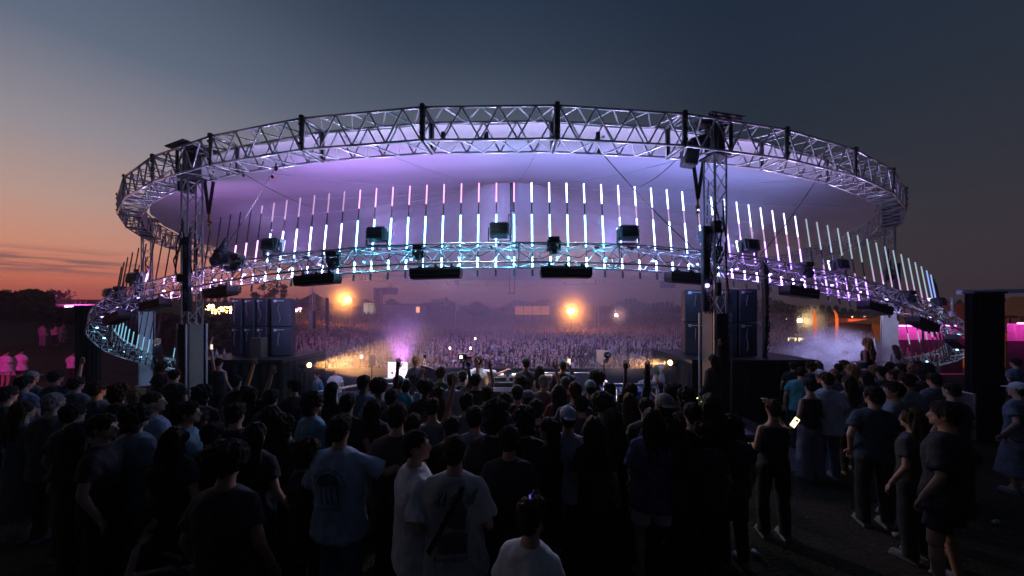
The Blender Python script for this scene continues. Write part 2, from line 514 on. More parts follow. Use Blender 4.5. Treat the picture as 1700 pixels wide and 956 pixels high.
TOWERS = [(12.8, 'near', 'right-hand front truss tower with warm lit pale base panel beside the blue speaker stack'),
          (-23.9, 'near', 'left-hand front truss tower with a black equipment column and pale base panel'),
          (48.2, 'far', 'rear right truss tower with white base panel behind the drifting smoke'),
          (-55.2, 'far', 'rear left truss tower with pale blue base panel near the low lamp tubes'),
          (-108.0, 'back', 'distant truss tower rising from the audience left of the bright orange floodlight'),
          (-159.0, 'back', 'faint distant truss tower in the haze behind the smoke and stage performer'),
          (147.6, 'back', 'distant truss tower in the audience between the orange and the pinkish floodlights'),
          (100.0, 'back', 'distant truss tower mostly hidden behind the right blue speaker stack')]
def make_tower(deg, kind, label):
    base = ring_pt(22.85, deg, 0)
    g = terrain(base.x, base.y)
    root = tag(empty('truss_tower', (base.x, base.y, g)), label, 'truss tower', 'truss towers carrying the ring')
    # yaw: face about 45 degrees to the camera so that three chords show
    yaw = R(-deg) * -1
    yaw = R(deg)
    M = Matrix.Rotation(yaw, 3, 'Z')
    h = ZB - g
    s = 0.17
    zb = 2.45 - (g) * 0
    cs = [Vector((-s, -s, 0)), Vector((s, -s, 0)), Vector((s, s, 0)), Vector((-s, s, 0))]
    cs = [M @ c for c in cs]
    mb = MB()
    A_ = [c + Vector((0, 0, 0.0)) for c in cs]; B_ = [c + Vector((0, 0, h + 0.02)) for c in cs]
    truss_box(mb, A_, B_, 15, 0.024, 0.013)
    mb.build('truss_mast', ALU, root, smooth=True)
    # wrapped foot: pale board on one face, black skirt on the rest
    ph = (2.30 if deg == -23.9 else 2.62) - g
    w = 2 * s - (0.02 if kind == 'near' else -0.08)
    fp = MB()
    side = -1
    if kind == 'near':
        # pale board on one face with aluminium edge posts, drape on the other
        if deg > 0:
            fp.box(M @ Vector((-s - 0.045, 0, ph / 2)), (0.02, w, ph), M)
        else:
            fp.box(M @ Vector((s + 0.045, 0, ph / 2)), (0.02, w, ph), M)
    else:
        fp.box(M @ Vector((0, -s - 0.045, ph / 2)), (w, 0.02, ph), M)
        fp.box(M @ Vector((s + 0.045, 0, ph / 2)), (0.02, w, ph), M)
        fp.box(M @ Vector((-s - 0.045, 0, ph / 2)), (0.02, w, ph), M)
    fp.build('base_panel', mat('tan_panel', (0.30, 0.25, 0.20), 0.6, 0, 0.3, 1.5) if kind == 'near' else PANEL, root)
    sk = MB()
    if kind == 'near':
        if deg > 0:
            sk.box(M @ Vector((0, -s - 0.06, ph / 2)), (w, 0.02, ph), M); sk.box(M @ Vector((s + 0.06, 0, ph / 2)), (0.02, w, ph), M)
        else:
            sk.box(M @ Vector((0, -s - 0.06, ph / 2)), (w, 0.02, ph), M); sk.box(M @ Vector((-s - 0.06, 0, ph / 2)), (0.02, w, ph), M)
    sk.box(M @ Vector((0, s + 0.06, ph / 2)), (w, 0.02, ph), M)
    sk.build('skirt', DRAPE, root)
    ed = MB()
    for cx_, cy_ in ((-1, -1), (1, -1), (-1, 1), (1, 1)):
        p = M @ Vector((cx_ * (s + 0.07), cy_ * (s + 0.07), 0))
        ed.box(p + Vector((0, 0, ph / 2)), (0.035, 0.035, ph + 0.03), M)
    ed.build('corner_post', ALU, root)
    bp = MB(); bp.box((0, 0, 0.03), (0.8, 0.8, 0.06), M); bp.build('base_plate', DARKSTEEL, root)
    # sleeve block and roof plate where the ring passes
    sb = MB()
    sb.box(Vector((0, 0, h + 0.37)), (0.12, 0.40, 0.66), M)
    for q in (-1, 1):
        sb.box(M @ Vector((q * 0.22, 0, h + 0.37)), (0.07, 0.10, 0.68), M)
        sb.box(M @ Vector((q * 0.24, -0.24, h + 0.37)), (0.06, 0.06, 0.72), M)
    sb.box(Vector((0, 0, h - 0.03)), (0.5, 0.5, 0.05), M)
    sb.build('sleeve_block', DARKSTEEL, root)
    rp = MB(); rp.box(Vector((0, 0, h + 0.83)), (0.98, 0.86, 0.05), M, 0.02)
    rp.box(Vector((0, 0, h + 0.78)), (0.8, 0.1, 0.06), M)
    rp.build('roof_plate', BLACK, root)
    if kind in ('near', 'far'):
        # tall dark equipment column clamped to the mast, pale lettering up its side
        ec = MB()
        sx = 1 if deg < 0 else -1
        o_ = Vector((0.08 if deg < 0 else -0.30, -0.24 if deg < 0 else -0.12, 0))
        if kind == 'far': o_ = Vector((-0.1, -0.42, 0))
        ec.box(o_ + Vector((0, 0, 3.72 - g)), (0.17, 0.14, 2.1), None, 0.02)
        e = ec.build('equipment_column', mat('case_blue', (0.02, 0.035, 0.06), 0.5), root)
        t = text_mesh('LIBERTY', 0.10, TEXTM)
        for zz in ((4.35, 3.1) if kind == 'near' else (3.9,)):
            to = link('lettering', t, e)
            to.rotation_euler = (R(90), R(90), 0)
            to.location = o_ + Vector((0.02, -0.073, zz - g))
        cb = MB()
        rnd = random.Random(int(deg * 7))
        for q in range(9):
            a_ = Vector((rnd.uniform(-.2, .2), rnd.uniform(-.24, .1), h - rnd.uniform(.8, 2.2)))
            b_ = a_ + Vector((rnd.uniform(-.15, .15), rnd.uniform(-.1, .1), -rnd.uniform(.8, 1.6)))
            m_ = (a_ + b_) / 2 + Vector((rnd.uniform(-.15, .15), -.05, 0))
            cb.cyl(a_, m_, 0.018, n=6); cb.cyl(m_, b_, 0.018, n=6)
        for q in range(2):
            cb.box((rnd.uniform(-.18, .02), -0.2, h - rnd.uniform(1.4, 3.6)), (rnd.uniform(.12, .25), .2, rnd.uniform(.15, .35)), None, 0.02)
        cb.build('cable_bundle', RUBBER, root)
    if kind == 'near':
        # webbing sling and hook from the ring
        so_ = 0.33 if deg < 0 else -0.33
        st = MB()
        top = h
        for q in (-0.12, 0.14):
            a_ = Vector((so_ + q, 0.15, top - 0.05)); b_ = Vector((so_, 0.2, top - 1.0))
            st.box((a_ + b_) / 2, (0.09, 0.02, (a_ - b_).length), Matrix.Rotation(math.atan2((a_ - b_).x, (a_ - b_).z), 3, 'Y'))
        s_ = st.build('sling', BLACK, root)
        hk = MB(); hk.cyl((so_, 0.2, top - 1.0), (so_, 0.2, top - 1.16), 0.035, n=8)
        hk.ell((so_, 0.2, top - 1.2), (0.06, 0.05, 0.07)); hk.ell((so_, 0.2, top - 1.34), (0.045, 0.04, 0.05))
        hk.cyl((so_, 0.2, top - 1.3), (so_ + 0.07, 0.25, top - 2.0), 0.014, n=6)
        hk.build('hoist_hook', mat('brass_hook', (0.35, 0.2, 0.08), 0.4, 0.8), root)
        # hanging horn box under the ring
        if deg > 0:
            bx = MB(); bx.box((-0.62, 0.0, top + 0.02), (0.34, 0.3, 0.55), Matrix.Rotation(0.15, 3, 'Y'), 0.03)
            bx.box((-0.42, 0.0, top + 0.36), (0.5, 0.32, 0.22), Matrix.Rotation(-0.3, 3, 'Y'), 0.05)
        else:
            bx = MB(); bx.box((-0.45, 0.3, top - 0.18), (0.3, 0.3, 0.3), None, 0.03)
        bx.build('hanging_box', BLACK, root)
        if deg > 0:
            pz = MB(); pz.box((-0.33, -0.25, 3.3 - g), (0.06, 0.05, 0.07)); pz.build('warning_lamp', emit('violet_led', (0.7, 0.5, 1.0), 8), root)
    return root
for t_ in TOWERS: make_tower(*t_)

# cables tensioned from the ring to the lamp truss
def stay(p0, p1, r, m, label, tagred=False, strut=True):
    root = tag(empty('stay_cable', p1), label, 'cable')
    c = MB()
    prev = None
    for i in range(13):
        t = i / 12
        p = Vector(p0).lerp(Vector(p1), t) - Vector(p1) - Vector((0, 0, 0.10 * math.sin(math.pi * t)))
        if prev is not None: c.cyl(prev, p, r, n=6)
        prev = p
    c.build('cable', m, root)
    hk = MB(); q = Vector(p0) - Vector(p1)
    hk.ell(q + Vector((0, 0, -0.06)), (0.05, 0.04, 0.07)); hk.cyl(q, q + Vector((0, 0, 0.12)), 0.02, n=6)
    hk.build('hook', DARKSTEEL, root)
    if strut:
        sb = MB(); sb.box(q + Vector((0, 0, 0.1)), (0.06, 0.9, 0.05)); sb.build('hanger_bar', ALU, root)
    if tagred:
        rg = MB(); rg.ell(q + Vector((-0.06, -0.05, -0.3)), (0.04, 0.03, 0.05)); rg.build('red_tag', mat('red_tag', (0.7, 0.02, 0.03), 0.5), root)
stay(P(458, 276, 9.2), P(362, 425, 10.2), 0.010, mat('chain_grey', (0.16, 0.16, 0.18), 0.5, 0.4), 'pale chain running diagonally down from the ring with a small red tag at its top', True)
stay(P(994, 248, 8.8), P(1172, 432, 9.6), 0.013, DARKSTEEL, 'dark stay cable sloping down right from the middle of the ring to the lamp truss')
stay(P(1361, 290, 10.6), P(1262, 424, 10.2), 0.012, DARKSTEEL, 'dark stay cable sloping down left, right of the right front tower')
stay(P(404, 288, 12.5), P(520, 345, 15.5), 0.012, DARKSTEEL, 'thin dark guy wire under the violet canopy at upper left', strut=False)
stay(P(1130, 258, 9.6), P(1062, 310, 12.0), 0.012, DARKSTEEL, 'short thin guy wire under the canopy left of the right front tower', strut=False)
# ------------------------------------------------------------------ lower lamp truss: a warped, tilted loop
RAIL = [(330, 611, 17.2), (290, 606, 17.6), (250, 596, 17.6), (200, 579, 15.6), (174, 560, 14.0), (161, 540, 13.0), (180, 515, 12.1), (230, 492, 11.5),
        (300, 474, 10.9), (400, 454, 9.9), (500, 440, 9.4), (600, 432, 9.15), (725, 426, 9.0), (850, 424, 8.95), (975, 425, 9.0), (1100, 431, 9.15),
        (1210, 442, 9.5), (1300, 456, 10.1), (1400, 475, 10.8), (1490, 501, 11.5), (1555, 528, 12.2), (1590, 552, 13.0), (1592, 575, 14.3),
        (1562, 594, 16.0), (1500, 603, 17.4), (1440, 608, 18.2)]
rp3 = [P(*q) for q in RAIL]
def catmull(pts, n=24):
    out = []
    for i in range(len(pts) - 1):
        p0 = pts[max(0, i - 1)]; p1 = pts[i]; p2 = pts[i + 1]; p3 = pts[min(len(pts) - 1, i + 2)]
        for k in range(n):
            t = k / n
            out.append(0.5 * ((2 * p1) + (-p0 + p2) * t + (2 * p0 - 5 * p1 + 4 * p2 - p3) * t * t + (-p0 + 3 * p1 - 3 * p2 + p3) * t ** 3))
    out.append(pts[-1].copy())
    return out
dense = catmull(rp3)
# light smoothing
for _ in range(30):
    dense = [dense[0]] + [(dense[i - 1] + dense[i] * 2 + dense[i + 1]) / 4 for i in range(1, len(dense) - 1)] + [dense[-1]]
cum = [0.0]
for i in range(1, len(dense)): cum.append(cum[-1] + (dense[i] - dense[i - 1]).length)
def at_s(s):
    s = min(max(s, 0.0), cum[-1] - 1e-4)
    import bisect
    i = bisect.bisect_right(cum, s) - 1
    i = min(i, len(dense) - 2)
    t = (s - cum[i]) / (cum[i + 1] - cum[i])
    return dense[i].lerp(dense[i + 1], t)
UPV = Vector((0, 0.17, 1)).normalized()
def frame(s):
    p = at_s(s); t = (at_s(s + 0.15) - at_s(s - 0.15)).normalized()
    inn = UPV.cross(t).normalized()         # towards the inside of the loop
    if inn.dot(Vector((0, 25, p.z)) - p) < 0: inn = -inn
    up = UPV
    return p, t, inn, up
S0 = min(range(len(dense)), key=lambda i: abs(dense[i].x))
S0 = cum[S0]
def s_of_x(sx):
    best = None
    for i, p in enumerate(dense):
        if p.y > 12.9: continue
        e = abs(850 + p.x / p.y * F - sx)
        if best is None or e < best[0]: best = (e, cum[i])
    return best[1]
lamp = tag(empty('lamp_truss', at_s(S0)), 'tilted loop of box truss carrying upright lamp tubes, high in front', 'lighting truss')
o0 = at_s(S0)
W, H_ = 0.25, 0.25
def corners(s):
    p, t, inn, up = frame(s)
    p = p - o0
    return [p - inn * W + up * H_, p - inn * W - up * H_, p + inn * W - up * H_, p + inn * W + up * H_]
NODE = 0.42; PER = 6
total = cum[-1]; nsec = int(total / (NODE * PER)) + 1
for k in range(nsec):
    mb = MB(); sa = k * NODE * PER
    sb_ = min(sa + NODE * PER, total - 0.02)
    if sb_ - sa < 0.5: break
    nn = PER
    cc = [corners(sa + (sb_ - sa) * i / nn) for i in range(nn + 1)]
    for i in range(nn):
        for q in range(4):
            q2 = (q + 1) % 4
            mb.cyl(cc[i][q], cc[i + 1][q], 0.026, n=7, caps=False)
            if (i + q) % 2 == 0: mb.cyl(cc[i][q], cc[i + 1][q2], 0.013, n=5, caps=False)
            else: mb.cyl(cc[i][q2], cc[i + 1][q], 0.013, n=5, caps=False)
    for cset in (cc[0], cc[-1]):
        for q in range(4): mb.cyl(cset[q], cset[(q + 1) % 4], 0.02, n=6)
    mb.build('truss_section', ALU, lamp, smooth=True)
    # dark cable looms lying along the top of each section
    cb = MB(); rnd = random.Random(k)
    for q in range(3):
        off = rnd.uniform(-0.2, 0.2); prev = None
        for i in range(9):
            s = sa + (sb_ - sa) * i / 8
            p, t, inn, up = frame(s); p = p - o0 + inn * (off + rnd.uniform(-.04, .04)) + up * (H_ + 0.035 + rnd.uniform(-.02, .05))
            if q == 2: p = p - up * 2 * H_ * (0.9 if i % 3 else 0.4) * rnd.uniform(0.6, 1)
            if prev is not None: cb.cyl(prev, p, 0.012, n=5, caps=False)
            prev = p
    for q in range(3):
        p, t, inn, up = frame(sa + rnd.uniform(0, sb_ - sa))
        cb.ell(p - o0 + inn * rnd.uniform(-.2, .2) + up * (H_ + 0.03), (rnd.uniform(.05, .12), .05, .045), 8, 5)
    cb.build('cable_loom', RUBBER, lamp)

# ------------------------------------------------------------------ lamp tubes
E_CYAN = emit('tube_cyan_white', (0.13, 0.62, 1.0), 24)
E_WHITE = emit('tube_white', (0.36, 0.50, 1.0), 13)
E_SOFT = emit('tube_soft_white', (0.6, 0.62, 1.0), 3.5)
E_PINK = emit('tube_pink', (1.0, 0.40, 0.70), 2.0)
E_LILAC = emit('tube_lilac', (0.46, 0.24, 1.0), 5)
E_ROSE = emit('tube_rose', (0.75, 0.38, 0.95), 3.5)
E_GREEN = emit('tube_pale_green', (0.48, 0.64, 0.74), 0.75)
E_FADE = emit('tube_fading_pink', (0.7, 0.42, 0.72), 0.9)
E_TEAL = emit('tube_teal', (0.25, 0.65, 0.85), 0.9)
E_BLUE = emit('tube_blue', (0.25, 0.4, 0.9), 1.2)
FOOT = {E_CYAN: emit('tube_foot_cyan', (0.22, 0.74, 1.0), 40), E_WHITE: emit('tube_foot_white', (0.36, 0.46, 1.0), 36), E_LILAC: emit('tube_foot_lilac', (0.48, 0.28, 1.0), 30), E_ROSE: emit('tube_foot_rose', (0.75, 0.38, 0.95), 12)}
TUBEDARK = mat('unlit_tube', (0.03, 0.03, 0.035), 0.35)
TUBE_L = 2.55
def tube_mesh(z0, z1, m, nm, r=0.018):
    k = ('tm', nm, round(z0, 2), round(z1, 2), m.name)
    if k in MATS: return MATS[k]
    mb = MB().cyl((0, 0, z0), (0, 0, z1), r, n=8)
    me = mb.mesh(nm, True); me.materials.append(m); MATS[k] = me
    return me
rot_up = UPV.to_track_quat('Z', 'Y').to_euler()
GL = {'dark': 'unlit black', 'wp': 'white and pink', 'ww': 'bright white', 'pl': 'pink-footed', 'lil': 'violet and white',
      'gr': 'pale green topped', 'cy': 'short teal', 'fw': 'faint white', 'bot': 'foot-lit'}
i = 0
s = 0.25
tubes = []
while s < total - 0.2:
    tubes.append(s); s += 0.487
front_i = {}
for idx, s in enumerate(tubes):
    p, t, inn, up = frame(s)
    base = p + inn * 0.31 - up * 0.36
    sx = 850 + base.x / base.y * F
    left = s < S0
    low = base.y > 13.2
    # parts: list of (z0,z1,material,name)
    seg = []
    def D(a, b): seg.append((a, b, TUBEDARK, 'dark_sleeve'))
    def Lm(a, b, m, nm='lit_tube'): seg.append((a, b, m, nm))
    D(0, 0.10)
    if left and low:
        D(0.1, 0.5); Lm(0.5, 1.15, E_TEAL); D(1.15, TUBE_L); kind = 'cy'
    elif left and sx < 262: D(0.10, TUBE_L); kind = 'dark'
    elif left and sx < 352: D(.95, TUBE_L); Lm(0.10, 0.95, E_ROSE); kind = 'bot'
    elif left and sx < 432: Lm(0.10, 1.45, E_ROSE); D(1.45, 2.30); Lm(2.3, TUBE_L - .0, E_FADE if sx > 410 else TUBEDARK, 'lit_tube' if sx > 410 else 'dark_sleeve'); kind = 'pl'
    elif sx < 560: Lm(0.10, 1.58, E_WHITE); D(1.58, 1.95); Lm(1.95, TUBE_L, E_FADE); kind = 'wp'
    elif sx < 872: Lm(0.10, 1.62, E_CYAN); D(1.62, 1.98); Lm(1.98, TUBE_L, E_PINK); kind = 'wp'
    elif sx < 1030: Lm(0.10, 1.62, E_CYAN); D(1.62, 1.98); Lm(1.98, TUBE_L, E_WHITE); kind = 'ww'
    elif sx < 1205: Lm(0.10, 1.60, E_WHITE); Lm(1.60, 1.98, E_FADE); Lm(1.98, TUBE_L, E_WHITE); kind = 'ww'
    elif sx < 1345: Lm(0.10, 1.45, E_LILAC); Lm(1.45, 1.85, E_FADE); Lm(1.85, TUBE_L, E_SOFT); kind = 'lil'
    elif not low and sx < 1445: Lm(0.10, 0.9, E_LILAC); Lm(.9, 1.1, E_FADE); D(1.1, 1.6); Lm(1.6, TUBE_L, E_GREEN); kind = 'lil'
    elif not low: D(0.10, 1.0); Lm(1.0, 1.5, E_FADE); Lm(1.5, TUBE_L, E_GREEN if sx < 1560 else E_BLUE); kind = 'gr'
    else: D(0.10, 1.2); Lm(1.2, 1.75, E_GREEN); D(1.75, TUBE_L); kind = 'fw'
    # label by place: counted along the loop
    zone = ('rear left run' if left and low else 'front left run' if left and sx < 352 else 'front right run' if not low and sx > 1205 else
            'rear right run' if low else 'centre front run')
    front_i.setdefault(zone, []).append(1)
    o = empty('lamp_tube', base)
    o.rotation_euler = rot_up
    nth = len(front_i[zone])
    ordn = {1: 'first', 2: 'second', 3: 'third', 4: 'fourth', 5: 'fifth', 6: 'sixth', 7: 'seventh', 8: 'eighth', 9: 'ninth', 10: 'tenth', 11: 'eleventh', 12: 'twelfth',
            13: 'thirteenth', 14: 'fourteenth', 15: 'fifteenth', 16: 'sixteenth', 17: 'seventeenth', 18: 'eighteenth', 19: 'nineteenth', 20: 'twentieth'}
    def ordinal(n):
        if n <= 20: return ordn[n]
        tens = {2: 'twenty', 3: 'thirty', 4: 'forty', 5: 'fifty'}[n // 10]
        return tens + '-' + ordn[n % 10] if n % 10 else tens[:-1] + 'ieth'
    tag(o, '%s lamp tube, %s from the left on the %s' % (GL[kind], ordinal(nth), zone), 'lamp tube', 'upright lamp tubes along the lamp truss')
    for (a, b, m, nm) in seg:
        if nm == 'lit_tube' and a == 0.10 and b > 0.9:
            link('lit_foot', tube_mesh(0.14, 0.42, FOOT.get(m, m), 'lit_foot'), o); link('dark_sleeve', tube_mesh(0.42, 0.72, TUBEDARK, 'dark_sleeve'), o); a = 0.72
        link(nm, tube_mesh(a, b, m, nm), o)
    k2 = ('clamp',)
    if k2 not in MATS:
        cm = MB().cyl((0, 0, -0.10), (0, 0, 0.06), 0.03, n=8)
        me = cm.mesh('tube_clamp'); me.materials.append(DARKSTEEL); MATS[k2] = me
    link('tube_clamp', MATS[k2], o)

# ------------------------------------------------------------------ small lamps added inside the lamp truss to light its struts
s = 1.0; k = 0
PIX = {}
while s < total - 0.8:
    p, t, inn, up = frame(s)
    sx = 850 + p.x / p.y * F
    if p.y > 13: c, w = ((0.25, 0.7, 1.0), 3.0)
    elif sx < 262: c, w = ((0.42, 0.3, 1.0), 5.0)
    elif sx < 430: c, w = ((0.62, 0.42, 1.0), 8.0)
    elif sx < 560: c, w = ((0.40, 0.62, 1.0), 10.0)
    elif sx < 1080: c, w = ((0.10, 0.60, 0.95), 20.0)
    elif sx < 1200: c, w = ((0.22, 0.36, 1.0), 13.0)
    elif sx < 1450: c, w = ((0.42, 0.22, 1.0), 9.0)
    else: c, w = ((0.5, 0.42, 0.95), 4.5)
    key = 'truss_led_%d' % int(c[0] * 100)
    q = p - o0 - up * 0.05
    MB().box(q, (0.07, 0.05, 0.05), None, 0.01).build('truss_led', emit(key, c, 6), lamp)
    point('truss_led_light', p - up * 0.05 + inn * 0.06, c, w, 0.04)
    s += 1.26; k += 1

# ------------------------------------------------------------------ fixtures on and under the lamp truss
VIOLET = (0.50, 0.36, 1.0)
LENS = emit('lit_lens', (0.6, 0.6, 1.0), 6)
def fix_frame(sx, up_off, in_off=0.0):
    s = s_of_x(sx); p, t, inn, up = frame(s)
    q = p + up * up_off + inn * in_off
    rz = math.atan2(t.y, t.x)
    if abs(rz) > math.pi / 2: rz += math.pi
    return q, rz, t, inn
flood_body = MB()
flood_body.box((0, 0, 0.36), (0.50, 0.30, 0.36), Matrix.Rotation(R(-12), 3, 'X'), 0.04)
for q in range(7): flood_body.box((0, -0.17, 0.24 + q * 0.04), (0.44, 0.04, 0.012), Matrix.Rotation(R(-12), 3, 'X'))
fb_me = flood_body.mesh('housing'); fb_me.materials.append(mat('fixture_black', (0.03, 0.045, 0.055), 0.4))
yk = MB()
for q in (-1, 1): yk.box((q * 0.285, 0, 0.26), (0.025, 0.06, 0.34))
yk.box((0, 0, 0.08), (0.59, 0.07, 0.025)); yk.cyl((0, 0, -0.04), (0, 0, 0.09), 0.035, n=8)
yk_me = yk.mesh('yoke'); yk_me.materials.append(DARKSTEEL)
gl = MB(); gl.box((0, 0.165, 0.37), (0.46, 0.015, 0.32), Matrix.Rotation(R(-12), 3, 'X')); gl_me = gl.mesh('glass'); gl_me.materials.append(LENS)
ev = MB(); ev.box((0.272, 0.04, 0.37), (0.012, 0.16, 0.34), Matrix.Rotation(R(-12), 3, 'X')); ev_me = ev.mesh('side_shield'); ev_me.materials.append(ALU)
FLOODS = [(450, 'leftmost square floodlight standing on the front of the lamp truss', 1.0), (627, 'square floodlight on the lamp truss left of centre', 1.0),
          (830, 'square floodlight in the middle of the lamp truss in front of the hanging mast', 1.0), (1043, 'square floodlight on the lamp truss right of centre', 1.0),
          (1395, 'dark square floodlight on the right-hand slope of the lamp truss', 0.95), (223, 'dark square floodlight on the left-hand slope of the lamp truss', 1.0),
          (181, 'outermost left floodlight tilted outwards on the low bend of the lamp truss', 0.85), (1243, 'bulky floodlight right behind the right front tower', 1.0),
          (1560, 'dark floodlight at the far right bend of the lamp truss', 0.9)]
FLOOD_COL = {450: (0.50, 0.27, 1.0), 627: (0.50, 0.30, 1.0), 830: (0.36, 0.38, 1.0), 1043: (0.36, 0.32, 1.0), 1395: (0.30, 0.34, 1.0), 1243: (0.28, 0.32, 1.0), 223: (0.6, 0.25, 0.9)}
for sx, lab, sc in FLOODS:
    q, rz, t, inn = fix_frame(sx, 0.30)
    o = tag(empty('floodlight', q, rz), lab, 'floodlight', 'floodlights on the lamp truss')
    o.scale = (sc, sc, sc)
    link('housing', fb_me, o); link('yoke', yk_me, o); link('glass', gl_me, o); link('side_shield', ev_me, o)
    if sx in FLOOD_COL:
        pos = q + Vector((0, 0.34, 0.46))
        tgt = Vector((q.x * 0.8, q.y + 24, 11.5))
        spot('flood_lamp', pos, tgt, FLOOD_COL[sx], 1650 if sx not in (1395, 223) else 900, 112, 0.85, 0.3)
        spot('flood_far_lamp', pos, Vector((q.x * 1.3, 47, 7.5)), (FLOOD_COL[sx][0] * .8, FLOOD_COL[sx][1], 1.0), 3600, 64, 0.9, 0.2)
        spot('flood_spill', q + Vector((0, -0.1, 0.62)), q + Vector((0, -0.5, 3)), (0.62, 0.5, 1.0), 260, 140, 0.6, 0.12)  # extra spot added above each flood to brighten the ring

bar_me = {}
def bar_meshes(w):
    k = round(w, 2)
    if k in bar_me: return bar_me[k]
    b = MB(); b.prism([(-w / 2, 0.0), (w / 2, 0.0), (w / 2, -0.18), (w / 2 - 0.03, -0.27), (-w / 2 + 0.03, -0.27), (-w / 2, -0.18)], -0.16, 0.16)
    m1_ = b.mesh('housing'); m1_.materials.append(mat('bar_black', (0.010, 0.011, 0.014), 0.45))
    c = MB(); c.box((0, -0.168, -0.035), (w - 0.04, 0.014, 0.02)); c.box((0, -0.168, -0.165), (w - 0.04, 0.014, 0.012))
    m2_ = c.mesh('trim_strip'); m2_.materials.append(mat('bar_trim', (0.10, 0.10, 0.12), 0.35))
    d = MB()
    for q in (-0.32, 0.0, 0.32):
        d.box((0, 0, 0.02), (w * .8, .04, .02)); d.box((q * w, 0, 0.05), (0.07, 0.1, 0.12)); d.box((q * w + .05, -.05, 0.02), (0.05, 0.06, 0.06))
    m3_ = d.mesh('clamp'); m3_.materials.append(DARKSTEEL)
    bar_me[k] = (m1_, m2_, m3_)
    return bar_me[k]
BARS = [(724, 1.30, 'long black lamp bar hanging under the truss just left of centre'), (938, 1.30, 'long black lamp bar hanging under the truss just right of centre'),
        (529, 1.20, 'long black lamp bar under the left front of the truss above the orange floodlight'), (370, 1.05, 'black lamp bar hanging between the left front tower and the speaker stack'),
        (259, 1.0, 'black lamp bar under the truss left of the left front tower'), (196, 1.0, 'black lamp bar under the low left bend of the truss'),
        (1145, 1.25, 'long black lamp bar under the truss just left of the right front tower'), (1325, 1.2, 'black lamp bar under the truss right of the right front tower'),
        (1452, 1.15, 'black lamp bar under the truss above the rear right tower panel'), (1530, 1.2, 'black lamp bar under the right bend of the truss'),
        (1585, 1.1, 'outermost right black lamp bar at the turn of the truss')]
for sx, w, lab in BARS:
    q, rz, t, inn = fix_frame(sx, -0.31, 0.0)
    o = tag(empty('lamp_bar', q, rz), lab, 'lamp bar', 'black lamp bars under the truss')
    tl = math.atan2(t.z, math.hypot(t.x, t.y))
    if t.x < 0: tl = -tl
    o.rotation_euler = (0, -tl, rz)
    a_, b_, c_ = bar_meshes(w)
    link('housing', a_, o); link('trim_strip', b_, o); link('clamp', c_, o)
    # the bar shines forward and down over the audience
    if 500 < sx < 1000:
        spot('bar_lamp', q + Vector((0, 0.25, -0.2)), Vector((q.x * 2.2, 40, -2)), (0.55, 0.36, 0.95), 700, 95, 0.9, 0.4)

mh = MB(); mh.box((0, 0, 0.05), (0.30, 0.24, 0.14), None, 0.02)
for q in (-1, 1): mh.box((q * 0.16, 0, -0.12), (0.05, 0.12, 0.30), None, 0.015)
mh_me = mh.mesh('base'); mh_me.materials.append(BLACK)
hd = MB(); hd.box((0, 0, -0.20), (0.25, 0.34, 0.24), Matrix.Rotation(R(35), 3, 'X'), 0.06); hd_me = hd.mesh('head'); hd_me.materials.append(mat('fixture_black', (0, 0, 0)))
for sx, sc, uo, lab in [(560, 1.0, 0.10, 'small dark moving-head lamp in the truss above the orange floodlight'), (700, .8, 0.15, 'small moving-head lamp in the truss left of centre'),
                    (918, .95, 0.3, 'square moving-head lamp on the truss just right of centre'), (1330, 1.0, 0.3, 'moving-head lamp on the truss right of the right front tower'),
                    (405, 1.0, 0.36, 'tangled moving-head lamp on the truss left of the leftmost floodlight'), (1500, .9, 0.3, 'moving-head lamp on the right bend of the truss'),
                    (208, .9, 0.36, 'moving-head lamp on the low left bend beside a floodlight'), (1178, 1.0, 0.3, 'moving-head lamp on the truss against the right front tower')]:
    q, rz, t, inn = fix_frame(sx, uo, -0.2)
    o = tag(empty('moving_head_lamp', q, rz), lab, 'moving head', 'moving-head lamps on the truss')
    o.scale = (sc,) * 3
    link('base', mh_me, o); link('head', hd_me, o)

# chain bag and rain-hooded hoist
q, rz, t, inn = fix_frame(372, 0.32)
cb = MB(); cb.ell((-0.1, 0, 0.22), (0.30, 0.26, 0.28), 28, 20); cb.ell((0.16, 0, 0.10), (0.26, 0.22, 0.26), 28, 20); cb.cyl((-0.05, 0, 0.45), (0.0, 0, 0.80), 0.12, 0.03, 14)
def crumple(me, amp, fr, seed=0.0, zs=1.0):
    for v in me.vertices:
        c = v.co
        k = noise.noise(Vector((c.x * fr + seed, c.y * fr, c.z * fr * zs))) + 0.5 * noise.noise(Vector((c.x * fr * 2.3, c.y * fr * 2.3 + seed, c.z * fr * 2.3 * zs)))
        v.co = c + v.normal * k * amp
cme = cb.mesh('bag', True); crumple(cme, 0.14, 5); cme.materials.append(mat('bag_cloth', (0.05, 0.06, 0.075), 0.5))
r_ = tag(empty('chain_bag', q), 'crumpled dark chain bag slung on the truss by the left front tower', 'chain bag')
link('bag', cme, r_)
w_ = MB(); w_.box((0.36, -0.1, 0.22), (0.04, 0.04, 0.3)); w_.build('white_strap', WHITEP, r_)
q, rz, t, inn = fix_frame(1180, 0.32, 0.1)
r_ = tag(empty('hooded_hoist', q), 'chain hoist under a clear rain hood beside the right front tower', 'hoist')
hm = MB(); hm.ell((0, 0, 0.48), (0.27, 0.22, 0.20), 24, 14)
hme = hm.mesh('rain_hood', True); crumple(hme, 0.04, 6, 3); hme.materials.append(mat('clear_hood', (0.12, 0.13, 0.2), 0.15)); link('rain_hood', hme, r_)
hb = MB(); hb.box((0.02, 0, 0.2), (0.28, 0.22, 0.4), None, 0.04); hb.build('motor', BLACK, r_)
hc = MB(); hc.cyl((0, 0, 0.62), (0.05, 0, 2.0), 0.014, n=6); hc.build('chain', DARKSTEEL, r_)

